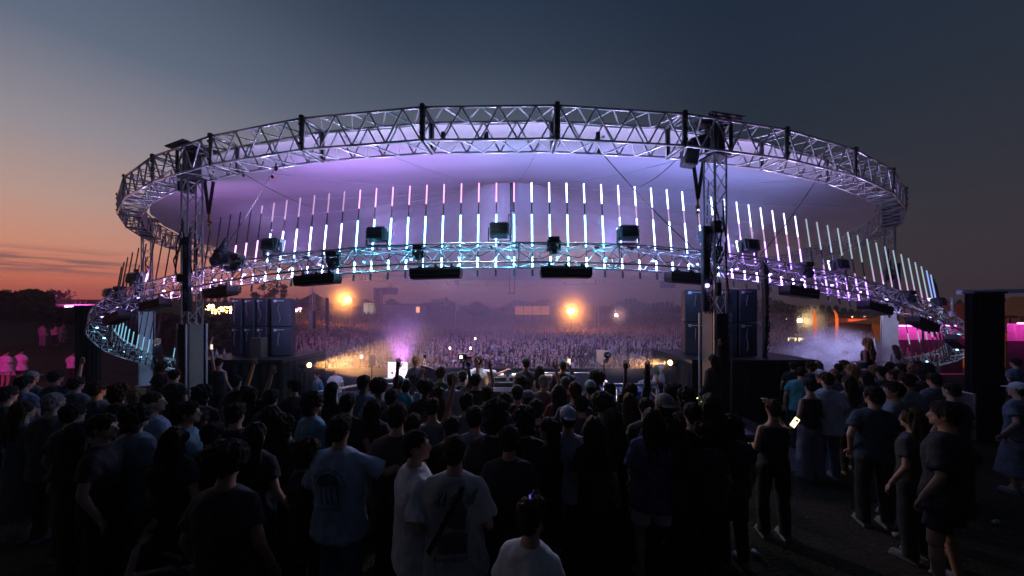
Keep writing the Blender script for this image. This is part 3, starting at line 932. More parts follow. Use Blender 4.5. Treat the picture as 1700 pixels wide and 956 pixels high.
# thick cable loom dropping to the right platform
q = at_s(s_of_x(1262)); dn = MB(); prev = None
rnd = random.Random(4)
for k in range(22):
    t_ = k / 21
    p = Vector((0.06 * math.sin(t_ * 3), -0.1, 0.35 - t_ * 3.1))
    if prev is not None:
        dn.cyl(prev, p, 0.10 - 0.05 * t_, 0.10 - 0.05 * (t_ + 0.05), n=10)
        for a in range(3): dn.cyl(prev + Vector((rnd.uniform(-.07, .07), -.07, 0)), p + Vector((rnd.uniform(-.07, .07), -.07, 0)), 0.018, n=5)
    prev = p
o = dn.build('cable_drop', RUBBER, None, q, smooth=False); tag(o, 'thick black cable loom hanging from the truss down to the right platform', 'cable')
# ------------------------------------------------------------------ stage
DECKZ = -0.16
def deck():
    b = MB(); b.box((-0.3, 9.3, DECKZ - 0.3), (13.0, 6.2, 0.6), None, 0.01)
    o = b.build('stage_deck', mat('stage_ply', (0.05, 0.05, 0.055), 0.6, 0, 0.3, 4), None)
    tag(o, kind='structure')
deck()
# low wall at the audience edge of the stage
root = tag(empty('stage_front_wall', (0.0, 12.9, -1.0)), 'low dark grey wall along the audience edge of the stage', 'stage wall')
for k in range(9):
    MB().box((-6.1 + 1.5 * k, 0, 0.78), (1.49, 0.12, 1.5)).build('wall_panel', mat('wall_grey', (0.05, 0.052, 0.065), 0.6, 0, 0.3, 3), root)
cp = MB(); cp.box((0, 0, 1.55), (13.6, 0.22, 0.05)); cp.build('coping', DARKSTEEL, root)

def platform(x0, x1, y0, y1, top, label):
    g = -0.9
    root = tag(empty('speaker_platform', ((x0 + x1) / 2, (y0 + y1) / 2, g)), label, 'platform', 'black draped speaker platforms')
    w, d, h = x1 - x0, y1 - y0, top - g
    MB().box((0, 0, h - 0.06), (w, d, 0.10)).build('deck', DARKSTEEL, root)
    # pleated skirt
    for (a, b) in (((-w / 2, -d / 2), (w / 2, -d / 2)), ((w / 2, -d / 2), (w / 2, d / 2)), ((-w / 2, d / 2), (-w / 2, -d / 2)), ((w / 2, d / 2), (-w / 2, d / 2))):
        mb = MB(); L_ = math.dist(a, b); n = max(4, int(L_ / 0.05)); vs = []
        dx, dy = (b[0] - a[0]) / L_, (b[1] - a[1]) / L_
        for zz in (0, h - 0.12):
            for i in range(n + 1):
                o = 0.02 * math.sin(i * 1.1) + 0.015 * math.sin(i * 2.7 + zz)
                vs.append((a[0] + dx * L_ * i / n + dy * o, a[1] + dy * L_ * i / n - dx * o, zz))
        mb.add(vs, [(i, i + 1, n + 2 + i, n + 1 + i) for i in range(n)])
        mb.build('skirt', DRAPE, root, smooth=True)
    return root
lp = P(418, 590, 11.9); rp_ = P(1225, 592, 10.0)
platform(-10.2, -7.15, 10.9, 13.4, 1.16, 'black draped platform under the left speaker stack')
platform(4.85, 8.25, 9.4, 12.0, 1.37, 'black draped platform under the right blue speaker stack')

def cabinet(w, d, h, label, loc, rz, chips=True, tint=SPK, rake=0.0):
    root = tag(empty('speaker_cabinet', loc, rz), label, 'speaker', 'stacked speaker cabinets')
    b = MB(); b.box((0, 0, h / 2), (w, d, h - 0.012), None, 0.02); b.build('cabinet', tint, root)
    gm = MB(); gm.box((0, d / 2 + 0.012, h / 2), (w * 0.9, 0.012, h * 0.88)); gm.build('grille', GRILLE, root)
    hn = MB()
    for q in (-0.28, 0.28): hn.box((w / 2 + 0.003, 0.02, h * (0.5 + q)), (0.008, 0.13, 0.045))
    hn.build('handle', BLACK, root)
    pl = MB(); pl.box((-w * 0.30, -d / 2 - 0.006, h * 0.90), (0.08, 0.008, 0.08)); pl.box((-w * 0.05, -d / 2 - 0.006, h * 0.905), (w * .42, 0.006, 0.02))
    pl.build('connector_plate', mat('plate_white', (0.6, 0.6, 0.68), 0.4), root)
    cb = MB(); prev = None; ca = random.uniform(.01, .045); cf = random.uniform(.5, 1.4)
    for i in range(random.choice((4, 5, 7))):
        p = Vector((-w * 0.1 + ca * math.sin(i * cf + ca * 90), -d / 2 - 0.03, h * (0.82 - i * 0.11)))
        if prev is not None: cb.cyl(prev, p, 0.012, n=5)
        prev = p
    cb.build('cable', mat('grey_cable', (0.2, 0.2, 0.24), 0.5), root)
    return root
n_ = 0
names = ['left', 'second from left', 'third from left', 'right']
# left stack: 2 rows, 3 slim columns and one deep side cabinet
for row in range(2):
    for c_ in range(3):
        cabinet(0.37, 0.75, 0.97, '%s %s cabinet in the dark left speaker stack' % (('lower', 'upper')[row], ('outer', 'middle', 'inner slim')[c_]),
                (-9.22 + 0.42 * c_, 12.1, 1.165 + 0.975 * row), R(-6))
    cabinet(0.56, 0.85, 0.97, '%s deep cabinet at the inner end of the left speaker stack, plain side showing' % (('lower', 'upper')[row]), (-7.93, 12.15, 1.165 + 0.975 * row), R(22))
ob = MB(); ob.box((0, 0, 0.33), (0.36, 0.3, 0.66), None, 0.02); o = ob.build('monitor_box', mat('brown_box', (0.09, 0.075, 0.06), 0.7), None, (-8.15, 11.25, 1.165)); tag(o, 'small brown upright box in front of the left speaker stack', 'box')
for row in range(2):
    cabinet(0.70, 0.9, 0.97, '%s blue-lit cabinet at the inner end of the right speaker stack' % (('lower', 'upper')[row]), (5.62, 10.7, 1.375 + 0.975 * row), R(-20))
    cabinet(0.55, 0.8, 0.97, '%s cabinet of the right speaker stack right behind the tower' % (('lower', 'upper')[row]), (6.25, 10.45, 1.375 + 0.975 * row), R(-8))
    cabinet(0.50, 0.8, 0.97, '%s outer cabinet of the right speaker stack beside the hanging cable' % (('lower', 'upper')[row]), (6.80, 10.4, 1.375 + 0.975 * row), R(-4))
ob = MB(); ob.box((0, 0, 0.33), (0.42, 0.3, 0.66), None, 0.02); o = ob.build('monitor_box', mat('brown_box', (0, 0, 0)), None, (5.85, 9.75, 1.375)); tag(o, 'brown upright box in front of the right blue speaker stack', 'box')
for k, (x, y) in enumerate([(-9.95, 11.6), (-9.72, 11.5), (-9.55, 11.6)]):
    b = MB(); b.cyl((0, 0, 0), (0, 0, 0.16), 0.035, n=10); b.cyl((0, 0, 0.16), (0, 0, 0.21), 0.035, 0.014, n=10); b.cyl((0, 0, 0.21), (0, 0, 0.25), 0.014, n=10)
    o = b.build('bottle', mat('clear_bottle', (0.5, 0.55, 0.8), 0.1), None, (x, y, 1.165), smooth=True)
    tag(o, ('small bottle nearest the left tower on the left platform', 'middle small bottle on the left platform', 'small bottle nearest the speakers on the left platform')[k], 'bottle', 'bottles on the left platform')

# ------------------------------------------------------------------ decks table
tb = tag(empty('dj_table', (0.0, 8.95, DECKZ)), 'dark mixing table with a pale blue front strip and warm lit equipment edge', 'table')
MB().box((0, 0, 1.06), (2.5, 0.75, 0.06), None, 0.01).build('tabletop', BLACK, tb)
MB().box((0.1, -0.385, 0.92), (2.3, 0.03, 0.10)).build('front_strip', mat('pale_blue_strip', (0.35, 0.42, 0.55), 0.5), tb)
MB().box((0, 0.30, 0.55), (2.4, 0.03, 0.95)).build('back_panel', BLACK, tb)
for x in (-1.15, 1.15):
    for y in (-0.3, 0.3): MB().box((x, y, 0.515), (0.06, 0.06, 1.03)).build('leg', DARKSTEEL, tb)
WARMLINE = emit('warm_display', (1.0, 0.75, 0.5), 2.5)
for k, (x, w) in enumerate([(-0.75, 0.36), (-0.33, 0.36), (0.10, 0.34), (0.50, 0.36), (0.92, 0.36)]):
    lab = ['media player at the left end of the mixing table', 'second media player from the left on the mixing table', 'mixer in the middle of the mixing table',
           'media player right of the mixer', 'media player at the right end of the mixing table'][k]
    r_ = tag(empty('mixer' if k == 2 else 'media_player', (x, 8.9, DECKZ + 1.095)), 'dark flat ' + lab, 'mixer' if k == 2 else 'media player', 'players and mixer on the table')
    MB().box((0, 0, 0.05), (w, 0.42, 0.10), None, 0.01).build('body', DARKSTEEL, r_)
    MB().box((0, 0.12, 0.115), (w * .6, 0.12, 0.02)).build('display', WARMLINE, r_)
    j = MB(); j.cyl((0, -0.06, 0.10), (0, -0.06, 0.12), 0.09 if k != 2 else 0.02, n=20)
    for q in range(3): j.cyl((-0.1 + q * 0.1, -0.17, 0.10), (-0.1 + q * 0.1, -0.17, 0.125), 0.015, n=8)
    j.build('knob', mat('knob_grey', (0.25, 0.25, 0.27), 0.3), r_)

def rail(p0, p1, h, label, posts=3, m=None, r=0.028, mid=True):
    p0 = Vector(p0); p1 = Vector(p1)
    root = tag(empty('handrail', p0), label, 'handrail', 'pale handrails round the stage')
    d = p1 - p0; m = m or mat('pale_steel', (0.6, 0.6, 0.63), 0.35, 0.5)
    b = MB(); b.cyl((0, 0, h), d + Vector((0, 0, h)), r, n=8); b.build('top_rail', m, root, smooth=True)
    if mid:
        b = MB(); b.cyl((0, 0, h * .5), d + Vector((0, 0, h * .5)), r * .8, n=8); b.build('mid_rail', m, root, smooth=True)
    for i in range(posts):
        q = d * (i / (posts - 1)); MB().cyl(q, q + Vector((0, 0, h)), r, n=8).build('post', m, root, smooth=True)
rail((-4.15, 6.9, -0.16), (-3.35, 8.0, DECKZ), 1.18, 'pale handrail sloping up beside the crowd left of the white tee worker')
rail((-3.35, 8.0, DECKZ), (-2.55, 8.05, DECKZ), 1.16, 'short level handrail left of the glowing art panel')
rail((0.75, 8.3, DECKZ), (1.95, 8.3, DECKZ), 1.36, 'pale handrail behind the long-haired woman at the table')
rail((1.95, 8.3, DECKZ), (2.0, 6.6, DECKZ), 1.36, 'pale handrail coming forward right of the performer in black')
rail((2.2, 8.2, DECKZ), (3.4, 8.2, DECKZ), 1.12, 'low pale handrail in front of the hexagonal shield')
st = MB(); st.box((2.75, 8.7, DECKZ + 0.45), (1.1, 0.5, 0.9), None, 0.02)
tag(st.build('side_table', mat('blue_cloth', (0.03, 0.12, 0.35), 0.7), None), 'small table under a bright blue cloth right of the stage rail', 'table')

# glowing art panel with brush swirls
ap = tag(empty('light_panel', (P(661, 627, 8.6).x, 8.6, P(661, 627, 8.6).z)), 'glowing white square panel with dark brush swirls at stage left', 'light panel')
MB().box((0, 0, 0.19), (0.50, 0.06, 0.40), None, 0.01).build('frame', WHITEP, ap)
MB().box((0, -0.04, 0.20), (0.47, 0.012, 0.375)).build('screen', emit('panel_glow', (1.0, 0.78, 0.98), 1.9), ap)
sw = MB(); rnd = random.Random(3)
SWM = emit('swirl_violet', (0.5, 0.22, 0.6), 0.6)
def stroke(pts, r): 
    prev = None
    for i in range(25):
        t = i / 24 * (len(pts) - 1); a = int(min(t, len(pts) - 2)); f = t - a
        q0 = pts[max(0, a - 1)]; q1 = pts[a]; q2 = pts[a + 1]; q3 = pts[min(len(pts) - 1, a + 2)]
        c = [0.5 * (2 * q1[k] + (q2[k] - q0[k]) * f + (2 * q0[k] - 5 * q1[k] + 4 * q2[k] - q3[k]) * f * f + (-q0[k] + 3 * q1[k] - 3 * q2[k] + q3[k]) * f ** 3) for k in (0, 1)]
        p = Vector((c[0], -0.05, c[1]))
        if prev is not None: sw.cyl(prev, p, r, n=6)
        prev = p
stroke([(0.04, 0.32), (0.1, 0.36), (0.17, 0.33), (0.08, 0.27), (0.06, 0.22), (0.2, 0.23), (0.1, 0.18), (0.06, 0.12), (0.14, 0.08), (0.19, 0.13)], 0.008)
stroke([(-0.17, 0.32), (-0.12, 0.35), (-0.07, 0.31), (-0.13, 0.26)], 0.005)
sw.box((-0.01, -0.05, 0.25), (0.07, 0.01, 0.1), Matrix.Rotation(0.3, 3, 'Y'))
sw.ell((-0.13, -0.05, 0.13), (0.03, 0.01, 0.03)); sw.box((-0.13, -0.05, 0.06), (0.014, 0.01, 0.1)); sw.box((0.02, -0.05, 0.09), (0.02, 0.01, 0.11))
sw.build('swirl', mat('swirl_paint', (0.25, 0.12, 0.28), 0.6), ap)
pd = MB(); pd.box((0, 0, 0), (0.62, 0.5, 0.03)); pd.box((0, 0, -0.55), (0.5, 0.4, 1.05)); pd.build('plinth', mat('plinth_white', (0.6, 0.58, 0.62), 0.5), ap)
pc = MB(); pc.box((0.42, 0.0, 0.02), (0.3, 0.3, 0.16), None, 0.01); tag(pc.build('crate', mat('crate_violet', (0.32, 0.25, 0.4), 0.6), None, ap.location), 'pale violet crate to the right of the glowing panel', 'crate')
tb2 = MB(); tb2.box((0, 0, 0), (0.52, 0.04, 0.32), Matrix.Rotation(R(18), 3, 'Y')); tag(tb2.build('folded_screen', mat('screen_grey', (0.12, 0.11, 0.2), 0.5), None, P(714, 622, 8.3)), 'tilted grey screen leaning beside the blonde woman', 'screen')

def translucent(name, c):
    m = bpy.data.materials.new(name); m.use_nodes = True; n = m.node_tree.nodes; l = m.node_tree.links; n.remove(n['Principled BSDF'])
    d = n.new('ShaderNodeBsdfDiffuse'); t = n.new('ShaderNodeBsdfTranslucent'); x = n.new('ShaderNodeMixShader'); x.inputs[0].default_value = .6
    nz_ = n.new('ShaderNodeTexNoise'); nz_.inputs['Scale'].default_value = 6; mm = n.new('ShaderNodeMix'); mm.data_type = 'RGBA'; mm.inputs[6].default_value = (*[k * .8 for k in c], 1); mm.inputs[7].default_value = (*c, 1)
    l.new(nz_.outputs[0], mm.inputs[0]); l.new(mm.outputs[2], d.inputs[0]); l.new(mm.outputs[2], t.inputs[0]); l.new(d.outputs[0], x.inputs[1]); l.new(t.outputs[0], x.inputs[2]); l.new(x.outputs[0], n['Material Output'].inputs[0])
    return m
# softbox-like white reflector on a stand
p = P(617, 632, 10.6); rt = tag(empty('reflector_stand', p), 'white folded reflector sheet on a thin stand in the amber beam', 'reflector')
MB().cyl((0, 0, -0.7), (0, 0, 0.55), 0.015, n=8).build('stand', DARKSTEEL, rt)
rf = MB(); rf.box((0.02, 0, 0.62), (0.18, 0.03, 0.36), None, 0.01); rf.box((0.10, 0.03, 0.60), (0.06, 0.02, 0.30), Matrix.Rotation(R(30), 3, 'Z')); rf_o = rf.build('sheet', translucent('sheet_white', (0.8, 0.78, 0.8)), rt)
# hexagonal clear shield with a camera ball
p = P(1003, 632, 9.4); rt = tag(empty('ball_camera_stand', p), 'clear cut-cornered shield with a dark ball camera on a black stand', 'camera')
MB().cyl((0, 0, -0.7), (0, 0, 0.5), 0.018, n=8).build('stand', DARKSTEEL, rt)
sh = MB(); sh.prism([(-0.22, 0.52), (-0.10, 0.42), (0.10, 0.42), (0.22, 0.52), (0.22, 0.82), (-0.22, 0.82)], 0.03, 0.045); sh_o = sh.build('shield', translucent('frosted_shield', (0.7, 0.68, 0.72)), rt)
bc = MB(); bc.ell((0.07, -0.06, 0.70), 0.10, 18, 12); bc.build('camera_ball', mat('ball_black', (0.02, 0.02, 0.025), 0.12), rt, smooth=True)
bl = MB(); bl.cyl((0.08, -0.17, 0.705), (0.08, -0.15, 0.705), 0.045, n=16); bl.cyl((0.03, -0.05, 0.5), (0.03, -0.05, 0.6), 0.06, 0.09, 14); bl.build('lens_ring', mat('lens_chrome', (0.5, 0.5, 0.6), 0.15, 0.8), rt, smooth=True)

# amber side lamps
AMBER = emit('amber_lens', (1.0, 0.55, 0.18), 30)
def beam_lamp(loc, tgt, label, w, ang):
    r_ = tag(empty('beam_lamp', loc), label, 'stage lamp', 'amber side lamps')
    d = (Vector(tgt) - Vector(loc)).normalized()
    b = MB(); b.cyl(-d * 0.34, Vector((0, 0, 0)), 0.09, 0.11, 14); b.build('housing', BLACK, r_, smooth=False)
    l = MB(); l.cyl(d * 0.004, d * 0.02, 0.07, n=16); l.build('lens', AMBER, r_)
    y = MB(); y.box(-d * 0.17 + Vector((0, 0, -0.16)), (0.05, 0.26, 0.06)); y.cyl(-d * 0.17 + Vector((0, 0, -0.2)), -d * 0.17 + Vector((0, 0, -1.0)), 0.02, n=8); y.build('yoke', DARKSTEEL, r_)
    spot('beam_lamp_light', Vector(loc) + d * 0.06, tgt, (1.0, 0.44, 0.14), w, ang, 0.35, 0.05)
L1 = P(513, 606, 11.4); T1 = L1 + Vector((3.0, -0.95, 0.25))
L2 = P(1113, 602, 10.2); T2 = L2 + Vector((-3.0, -0.9, 0.10))
beam_lamp(L1, T1, 'amber spotlight shining right from the left platform corner', 2300, 30)
beam_lamp(L2, T2, 'amber spotlight shining left from the right platform corner', 1100, 22)
# lamps lighting the performers from the wings (same amber fixtures)

rf_o.rotation_euler = (0, 0, R(35)); sh_o.rotation_euler = (0, 0, R(-30))
# ------------------------------------------------------------------ far surroundings
LEAF = mat('leaf_dark', (0.035, 0.05, 0.022), 0.8, 0, 0.5, 3)
BARK = mat('bark', (0.06, 0.045, 0.035), 0.9, 0, 0.3, 5)
rng = np.random.default_rng(5)
def leaf_mesh(name, centers, size):
    """small four-sided leaf clumps at the centers (n,3)"""
    n = len(centers)
    a = rng.normal(size=(n, 3)); a /= np.linalg.norm(a, axis=1)[:, None]
    b = np.cross(a, rng.normal(size=(n, 3))); b /= np.linalg.norm(b, axis=1)[:, None]
    s = (size * rng.uniform(0.5, 1.2, n))[:, None]
    q = np.stack([centers - a * s, centers - b * s * .7, centers + a * s, centers + b * s * .7], 1).reshape(-1, 3)
    me = bpy.data.meshes.new(name)
    me.vertices.add(4 * n); me.vertices.foreach_set('co', q.ravel())
    me.loops.add(4 * n); me.loops.foreach_set('vertex_index', np.arange(4 * n))
    me.polygons.add(n); me.polygons.foreach_set('loop_start', np.arange(0, 4 * n, 4)); me.polygons.foreach_set('loop_total', np.full(n, 4))
    me.update(calc_edges=True)
    me.materials.append(LEAF)
    return me
def tree(loc, h, w, label, group, n=1500, leaf=0.3, trunk_h=None, seed=0, narrow=False, sparse=False):
    rnd = random.Random(seed)
    root = tag(empty('tree', loc), label, 'tree', group)
    th = trunk_h or h * 0.35
    b = MB(); b.cyl((0, 0, -0.2), (0.05, 0, th), w * 0.05, w * 0.035, 8)
    lobes = []
    for k in range(9 if not sparse else 13):
        a = rnd.uniform(0, 6.28); rr = rnd.uniform(0, 0.36) * w
        z = rnd.uniform(th * 0.9, h * 0.88)
        if narrow: rr *= 0.5
        c = Vector((math.cos(a) * rr, math.sin(a) * rr, z)); lobes.append((c, rnd.uniform(.13, .24) * w * (0.6 if sparse else 1)))
        b.cyl((0.05, 0, th * rnd.uniform(.6, 1)), c, w * 0.018, w * 0.006, 5)
    lobes.append((Vector((0, 0, h * 0.9)), 0.16 * w))
    b.build('trunk', BARK, root)
    pts = []
    per = n // len(lobes)
    for c, r in lobes:
        d = rng.normal(size=(per, 3)); d /= np.linalg.norm(d, axis=1)[:, None]
        rad = r * rng.uniform(0.35, 1.15, per)[:, None]
        q = d * rad * np.array([1, 1, 0.75 if not narrow else 1.5]) + np.array(c)
        pts.append(q)
    link('crown', leaf_mesh('crown', np.concatenate(pts), leaf), root)
    return root
def gz(x, y): return terrain(x, y)
def at(sx, d): 
    x = (sx - 850) * d / F
    return Vector((x, d, gz(x, d)))
def tree_px(sx, top_y, d, w_px, label, **k):
    b = at(sx, d); h = CAMZ - (top_y - HY) * d / F - b.z
    return tree(b, h, w_px * d / F, label, 'trees beyond the audience', leaf=d * 0.0032, seed=sx, **k)
tree_px(455, 464, 48, 62, 'tall loose tree rising directly behind the left speaker stack', n=1600, sparse=True)
tree_px(422, 482, 60, 22, 'small round tree just left of the tall tree behind the left speakers', n=500)
tree_px(650, 498, 130, 34, 'rounded tree on the horizon right of the dark lattice mast', n=900)
tree_px(672, 506, 140, 20, 'low tree beside the rounded tree on the horizon', n=500)
tree_px(705, 503, 120, 26, 'small pointed tree left of the second distant tower', n=700)
tree_px(690, 509, 140, 18, 'tiny tree between the rounded tree and the pointed tree', n=400)
tree_px(748, 509, 130, 36, 'wide low tree at the foot of the second distant tower', n=800)
tree_px(790, 502, 110, 50, 'hazy broad tree left of the sunset-lit stand', n=900)
tree_px(1007, 511, 130, 40, 'low hazy tree between the two floodlights', n=700)
tree_px(1051, 511, 120, 30, 'rounded tree on the horizon just right of the pinkish floodlight', n=800)
tree_px(1085, 514, 140, 40, 'low tree left of the thin mast on the horizon', n=600)
tree_px(1130, 510, 120, 42, 'dark tree near the right speaker stack on the horizon', n=800)
tree_px(1290, 500, 90, 46, 'hazy tree behind the warm floodlight right of the hanging cable', n=800)
tree_px(373, 500, 100, 9, 'narrow cypress standing up from the town lights', n=400, narrow=True)
tree_px(10, 483, 70, 34, 'spiky tree at the left edge of the dark hill', n=700, sparse=True)
tree_px(55, 488, 72, 60, 'broad dark tree on the hill at far left', n=900)
tree_px(90, 487, 74, 50, 'rounded dark tree on the hill left of the flat building', n=900)
tree_px(230, 500, 80, 60, 'dark tree mass behind the low left bend of the lamp truss', n=800)
tree_px(1505, 496, 80, 60, 'dark tree behind the striped orange tent on the right', n=700)
tree_px(1660, 497, 60, 70, 'dark tree beyond the pale beam at far right', n=800)
# distant wood: one mass
pts = []
for az_ in np.linspace(-1.45, 1.5, 260):
    for k in range(60):
        d = 190 + rng.uniform(-15, 15); hgt = 5.5 + 2.0 * math.sin(az_ * 23) + 1.2 * math.sin(az_ * 61 + 1)
        if az_ < -0.55: hgt += 4
        z = rng.uniform(0, 1) ** 0.8 * hgt
        pts.append((d * math.tan(az_) if abs(az_) < 1.0 else math.copysign(d * 1.56, az_), d if abs(az_) < 1.0 else d * 1.56 / math.tan(abs(az_)), z + rng.uniform(-.2, .5)))
o = link('treeline', leaf_mesh('treeline', np.array(pts), 1.5)); tag(o, 'dark distant wood along the horizon', 'wood', kind='stuff')

pts = []
for k in range(34000):
    y = rng.uniform(30, 62); px = rng.uniform(-40, 484); x = (px - 850) * y / F
    if (px < 135 and y < 40) or (rng.uniform(0, 1) < .25 and math.sin(x * .7) * math.sin(y * .5) > .3): continue
    top = 2.6 + 1.3 * math.sin(x * .31 + y * .2) + .9 * math.sin(x * .83)
    lim = 486 + 4 * math.sin(px * .09) if px < 88 else (513 if px < 250 else 526 + 3 * math.sin(px * .13))
    top = min(top, CAMZ + (HY - lim) * y / F - gz(x, y))
    if top < .3: continue
    pts.append((x, y, gz(x, y) + rng.uniform(0, 1) ** .7 * top))
o = link('shrubbery', leaf_mesh('shrubbery', np.array(pts), .45)); tag(o, 'dark shrubs covering the hill at left', 'shrubs', kind='stuff')

# floodlights over the audience
def mast_light(sx, sy, d, color, w, label, glow, r=0.25):
    p = P(sx, sy, d); g = gz(p.x, p.y)
    root = tag(empty('flood_mast', (p.x, p.y, g)), label, 'floodlight mast', 'lit masts over the audience')
    h = p.z - g
    MB().cyl((0, 0.15, 0), (0, 0.15, h), 0.09, 0.06, 8).build('mast', DARKSTEEL, root, smooth=True)
    MB().box((0, 0.12, h), (r * 2.6, 0.14, r * 2.0), None, 0.03).build('housing', BLACK, root)
    MB().ell((0, 0, h), (r, 0.06, r * 0.8), 14, 8).build('lens', emit('mast_' + label[:14].replace(' ', '_'), color, glow), root)
    point('mast_lamp', (p.x, p.y - 0.5, p.z), color, w, 0.2)
    return root
mast_light(577, 497, 44, (1.0, 0.33, 0.06), 1500, 'brilliant orange floodlight above the audience left of the dark lattice mast', 90, 0.42)
mast_light(948, 516, 40, (1.0, 0.32, 0.05), 1500, 'brilliant orange floodlight in the middle of the audience right of the sunset-lit stand', 90, 0.42)
mast_light(1023, 523, 44, (1.0, 0.52, 0.45), 50, 'small pinkish white floodlight right of the distant tower', 60, 0.2)
mast_light(1328, 532, 30, (1.0, 0.66, 0.3), 90, 'warm white floodlight over the food stand right of the hanging cable', 60, 0.2)

# lattice mast and hung line array
p = at(628, 50); h = CAMZ + (HY - 479) * 50 / F - p.z
root = tag(empty('lattice_mast', p), 'dark lattice delay mast standing in the audience', 'mast')
c4 = [Vector((-.42, -.42, 0)), Vector((.42, -.42, 0)), Vector((.42, .42, 0)), Vector((-.42, .42, 0))]
lm = MB(); truss_box(lm, c4, [c + Vector((0, 0, h)) for c in c4], 12, 0.06, 0.04, sides=6); lm.build('lattice', DARKSTEEL, root)
for k in range(7): MB().box((0, -0.1, h - 0.4 - k * 0.55), (0.6, 0.4, 0.5), None, 0.03).build('speaker_box', BLACK, root)
p = at(543, 36); h = CAMZ + (HY - 494) * 36 / F - p.z
root = tag(empty('delay_column', p), 'slim black column standing beside the distant tower left of the orange floodlight', 'column')
MB().box((0, 0, h / 2), (0.25, 0.25, h), None, 0.02).build('column', BLACK, root)
for (sx, sy, d, lab) in ((648, 483, 49, 'pair of grey speaker boxes hanging from the far ring left of centre'), (1108, 472, 49, 'pair of dark speaker boxes hanging from the far ring near the right speaker stack')):
    p = P(sx, sy, d); root = tag(empty('hanging_speakers', p), lab, 'hanging speaker', 'speakers hanging from the far ring')
    for q in (-1, 1):
        MB().box((q * 0.52, 0, 0), (0.95, 0.6, 0.95), Matrix.Rotation(q * 0.06, 3, 'Y'), 0.04).build('speaker_box', SPK, root)
    MB().cyl((0, 0, 0.45), (0, 0, 1.2), 0.05, n=6).cyl((-0.5, 0, 0.7), (0.5, 0, 0.7), 0.04, n=6).build('hanger', DARKSTEEL, root)

# tents on the horizon
TENTG = mat('tent_canvas', (0.16, 0.14, 0.14), 0.8)
def tent(p, w, h_e, h_p, label, m, peaks=1, d=6.0, group='peaked tents'):
    root = tag(empty('tent', p), label, 'tent', group)
    mb = MB(); n = 12
    for k in range(peaks):
        x0 = -w / 2 + w * k / peaks; x1 = x0 + w / peaks; xc = (x0 + x1) / 2
        vs = []; fs = []
        for j in range(n + 1):
            t = j / n
            e = t ** 1.7
            hw = (x1 - x0) / 2 * (1 - t) + 0.05; z = h_e + (h_p - h_e) * e
            vs += [(xc - hw, -d / 2 * (1 - t) - .05, z), (xc + hw, -d / 2 * (1 - t) - .05, z), (xc + hw, d / 2 * (1 - t) + .05, z), (xc - hw, d / 2 * (1 - t) + .05, z)]
        for j in range(n):
            for q in range(4): fs.append((4 * j + q, 4 * j + (q + 1) % 4, 4 * j + 4 + (q + 1) % 4, 4 * j + 4 + q))
        mb.add(vs, fs)
    mb.build('roof', m, root)
    wl = MB(); wl.box((0, d / 2, h_e / 2), (w, 0.05, h_e)); wl.build('back_wall', m, root)
    ps = MB()
    for k in range(peaks + 1):
        x = -w / 2 + w * k / peaks
        MB().cyl((x, -d / 2, 0), (x, -d / 2, h_e), 0.06, n=6).build('pole', DARKSTEEL, root)
    return root
tent(at(552, 95), 20, 2.8, 5.6, 'dark twin-peaked tent silhouette left of and behind the orange floodlight', TENTG, 2, 9)
tent(at(606, 100), 12, 2.4, 4.6, 'small dark tent silhouette right of the twin-peaked tent', TENTG, 1, 6)
# white cabins
for sx, w, lab, e in ((619, 3.2, 'lit cream cabin end left of the dark lattice mast', 0.8), (660, 13.0, 'long pale cabin roof right of the dark lattice mast', 0.0)):
    p = at(sx, 84); root = tag(empty('cabin', p), lab, 'cabin', 'pale cabins behind the audience')
    MB().box((0, 0, 1.9), (w, 3, 3.8)).build('wall', emit('cabin_lit', (1, 0.8, 0.55), 0.5, (0.6, 0.55, 0.5)) if e else mat('cabin_pale', (0.5, 0.48, 0.48), 0.6), root)  # cream end wall is given emission to look lit
    MB().box((0, 0, 3.9), (w + .2, 3.2, 0.15)).build('roof', DARKSTEEL, root)
    if not e: MB().box((w / 2 - 1.2, -1.53, 2.7), (0.8, 0.06, 1.3)).build('lit_window', emit('window_orange', (1, 0.35, 0.15), 3), root)

# grandstand glass, its sunset reflection put in as emission
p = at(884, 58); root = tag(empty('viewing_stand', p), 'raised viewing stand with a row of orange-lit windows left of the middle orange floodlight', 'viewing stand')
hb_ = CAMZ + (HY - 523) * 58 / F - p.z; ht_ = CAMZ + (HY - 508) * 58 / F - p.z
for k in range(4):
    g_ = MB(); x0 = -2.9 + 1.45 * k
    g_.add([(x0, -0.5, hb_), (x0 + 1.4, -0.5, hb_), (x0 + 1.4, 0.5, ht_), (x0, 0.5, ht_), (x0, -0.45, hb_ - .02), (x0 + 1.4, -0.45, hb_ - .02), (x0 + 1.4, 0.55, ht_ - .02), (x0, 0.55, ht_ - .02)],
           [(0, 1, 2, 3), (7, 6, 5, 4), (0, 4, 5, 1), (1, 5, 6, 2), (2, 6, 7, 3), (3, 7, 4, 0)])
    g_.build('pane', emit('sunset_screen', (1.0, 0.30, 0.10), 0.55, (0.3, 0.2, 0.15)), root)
fr = MB()
for k in range(5):
    x0 = -2.93 + 1.45 * k; fr.cyl((x0, -0.55, hb_ - .1), (x0, 0.55, ht_ + .15), 0.06, n=6); fr.cyl((x0, 0.5, 0), (x0, 0.5, ht_), 0.06, n=6); fr.cyl((x0, -0.5, 0), (x0, -0.5, hb_), 0.06, n=6)
fr.cyl((-2.93, 0.55, ht_), (2.9, 0.55, ht_), 0.06, n=6); fr.cyl((-2.93, -0.55, hb_), (2.9, -0.55, hb_), 0.07, n=6)
fr.build('frame', DARKSTEEL, root)
dk = MB(); dk.box((0, 0, hb_ - 0.9), (6, 2.4, 0.12)); dk.build('deck', DARKSTEEL, root)
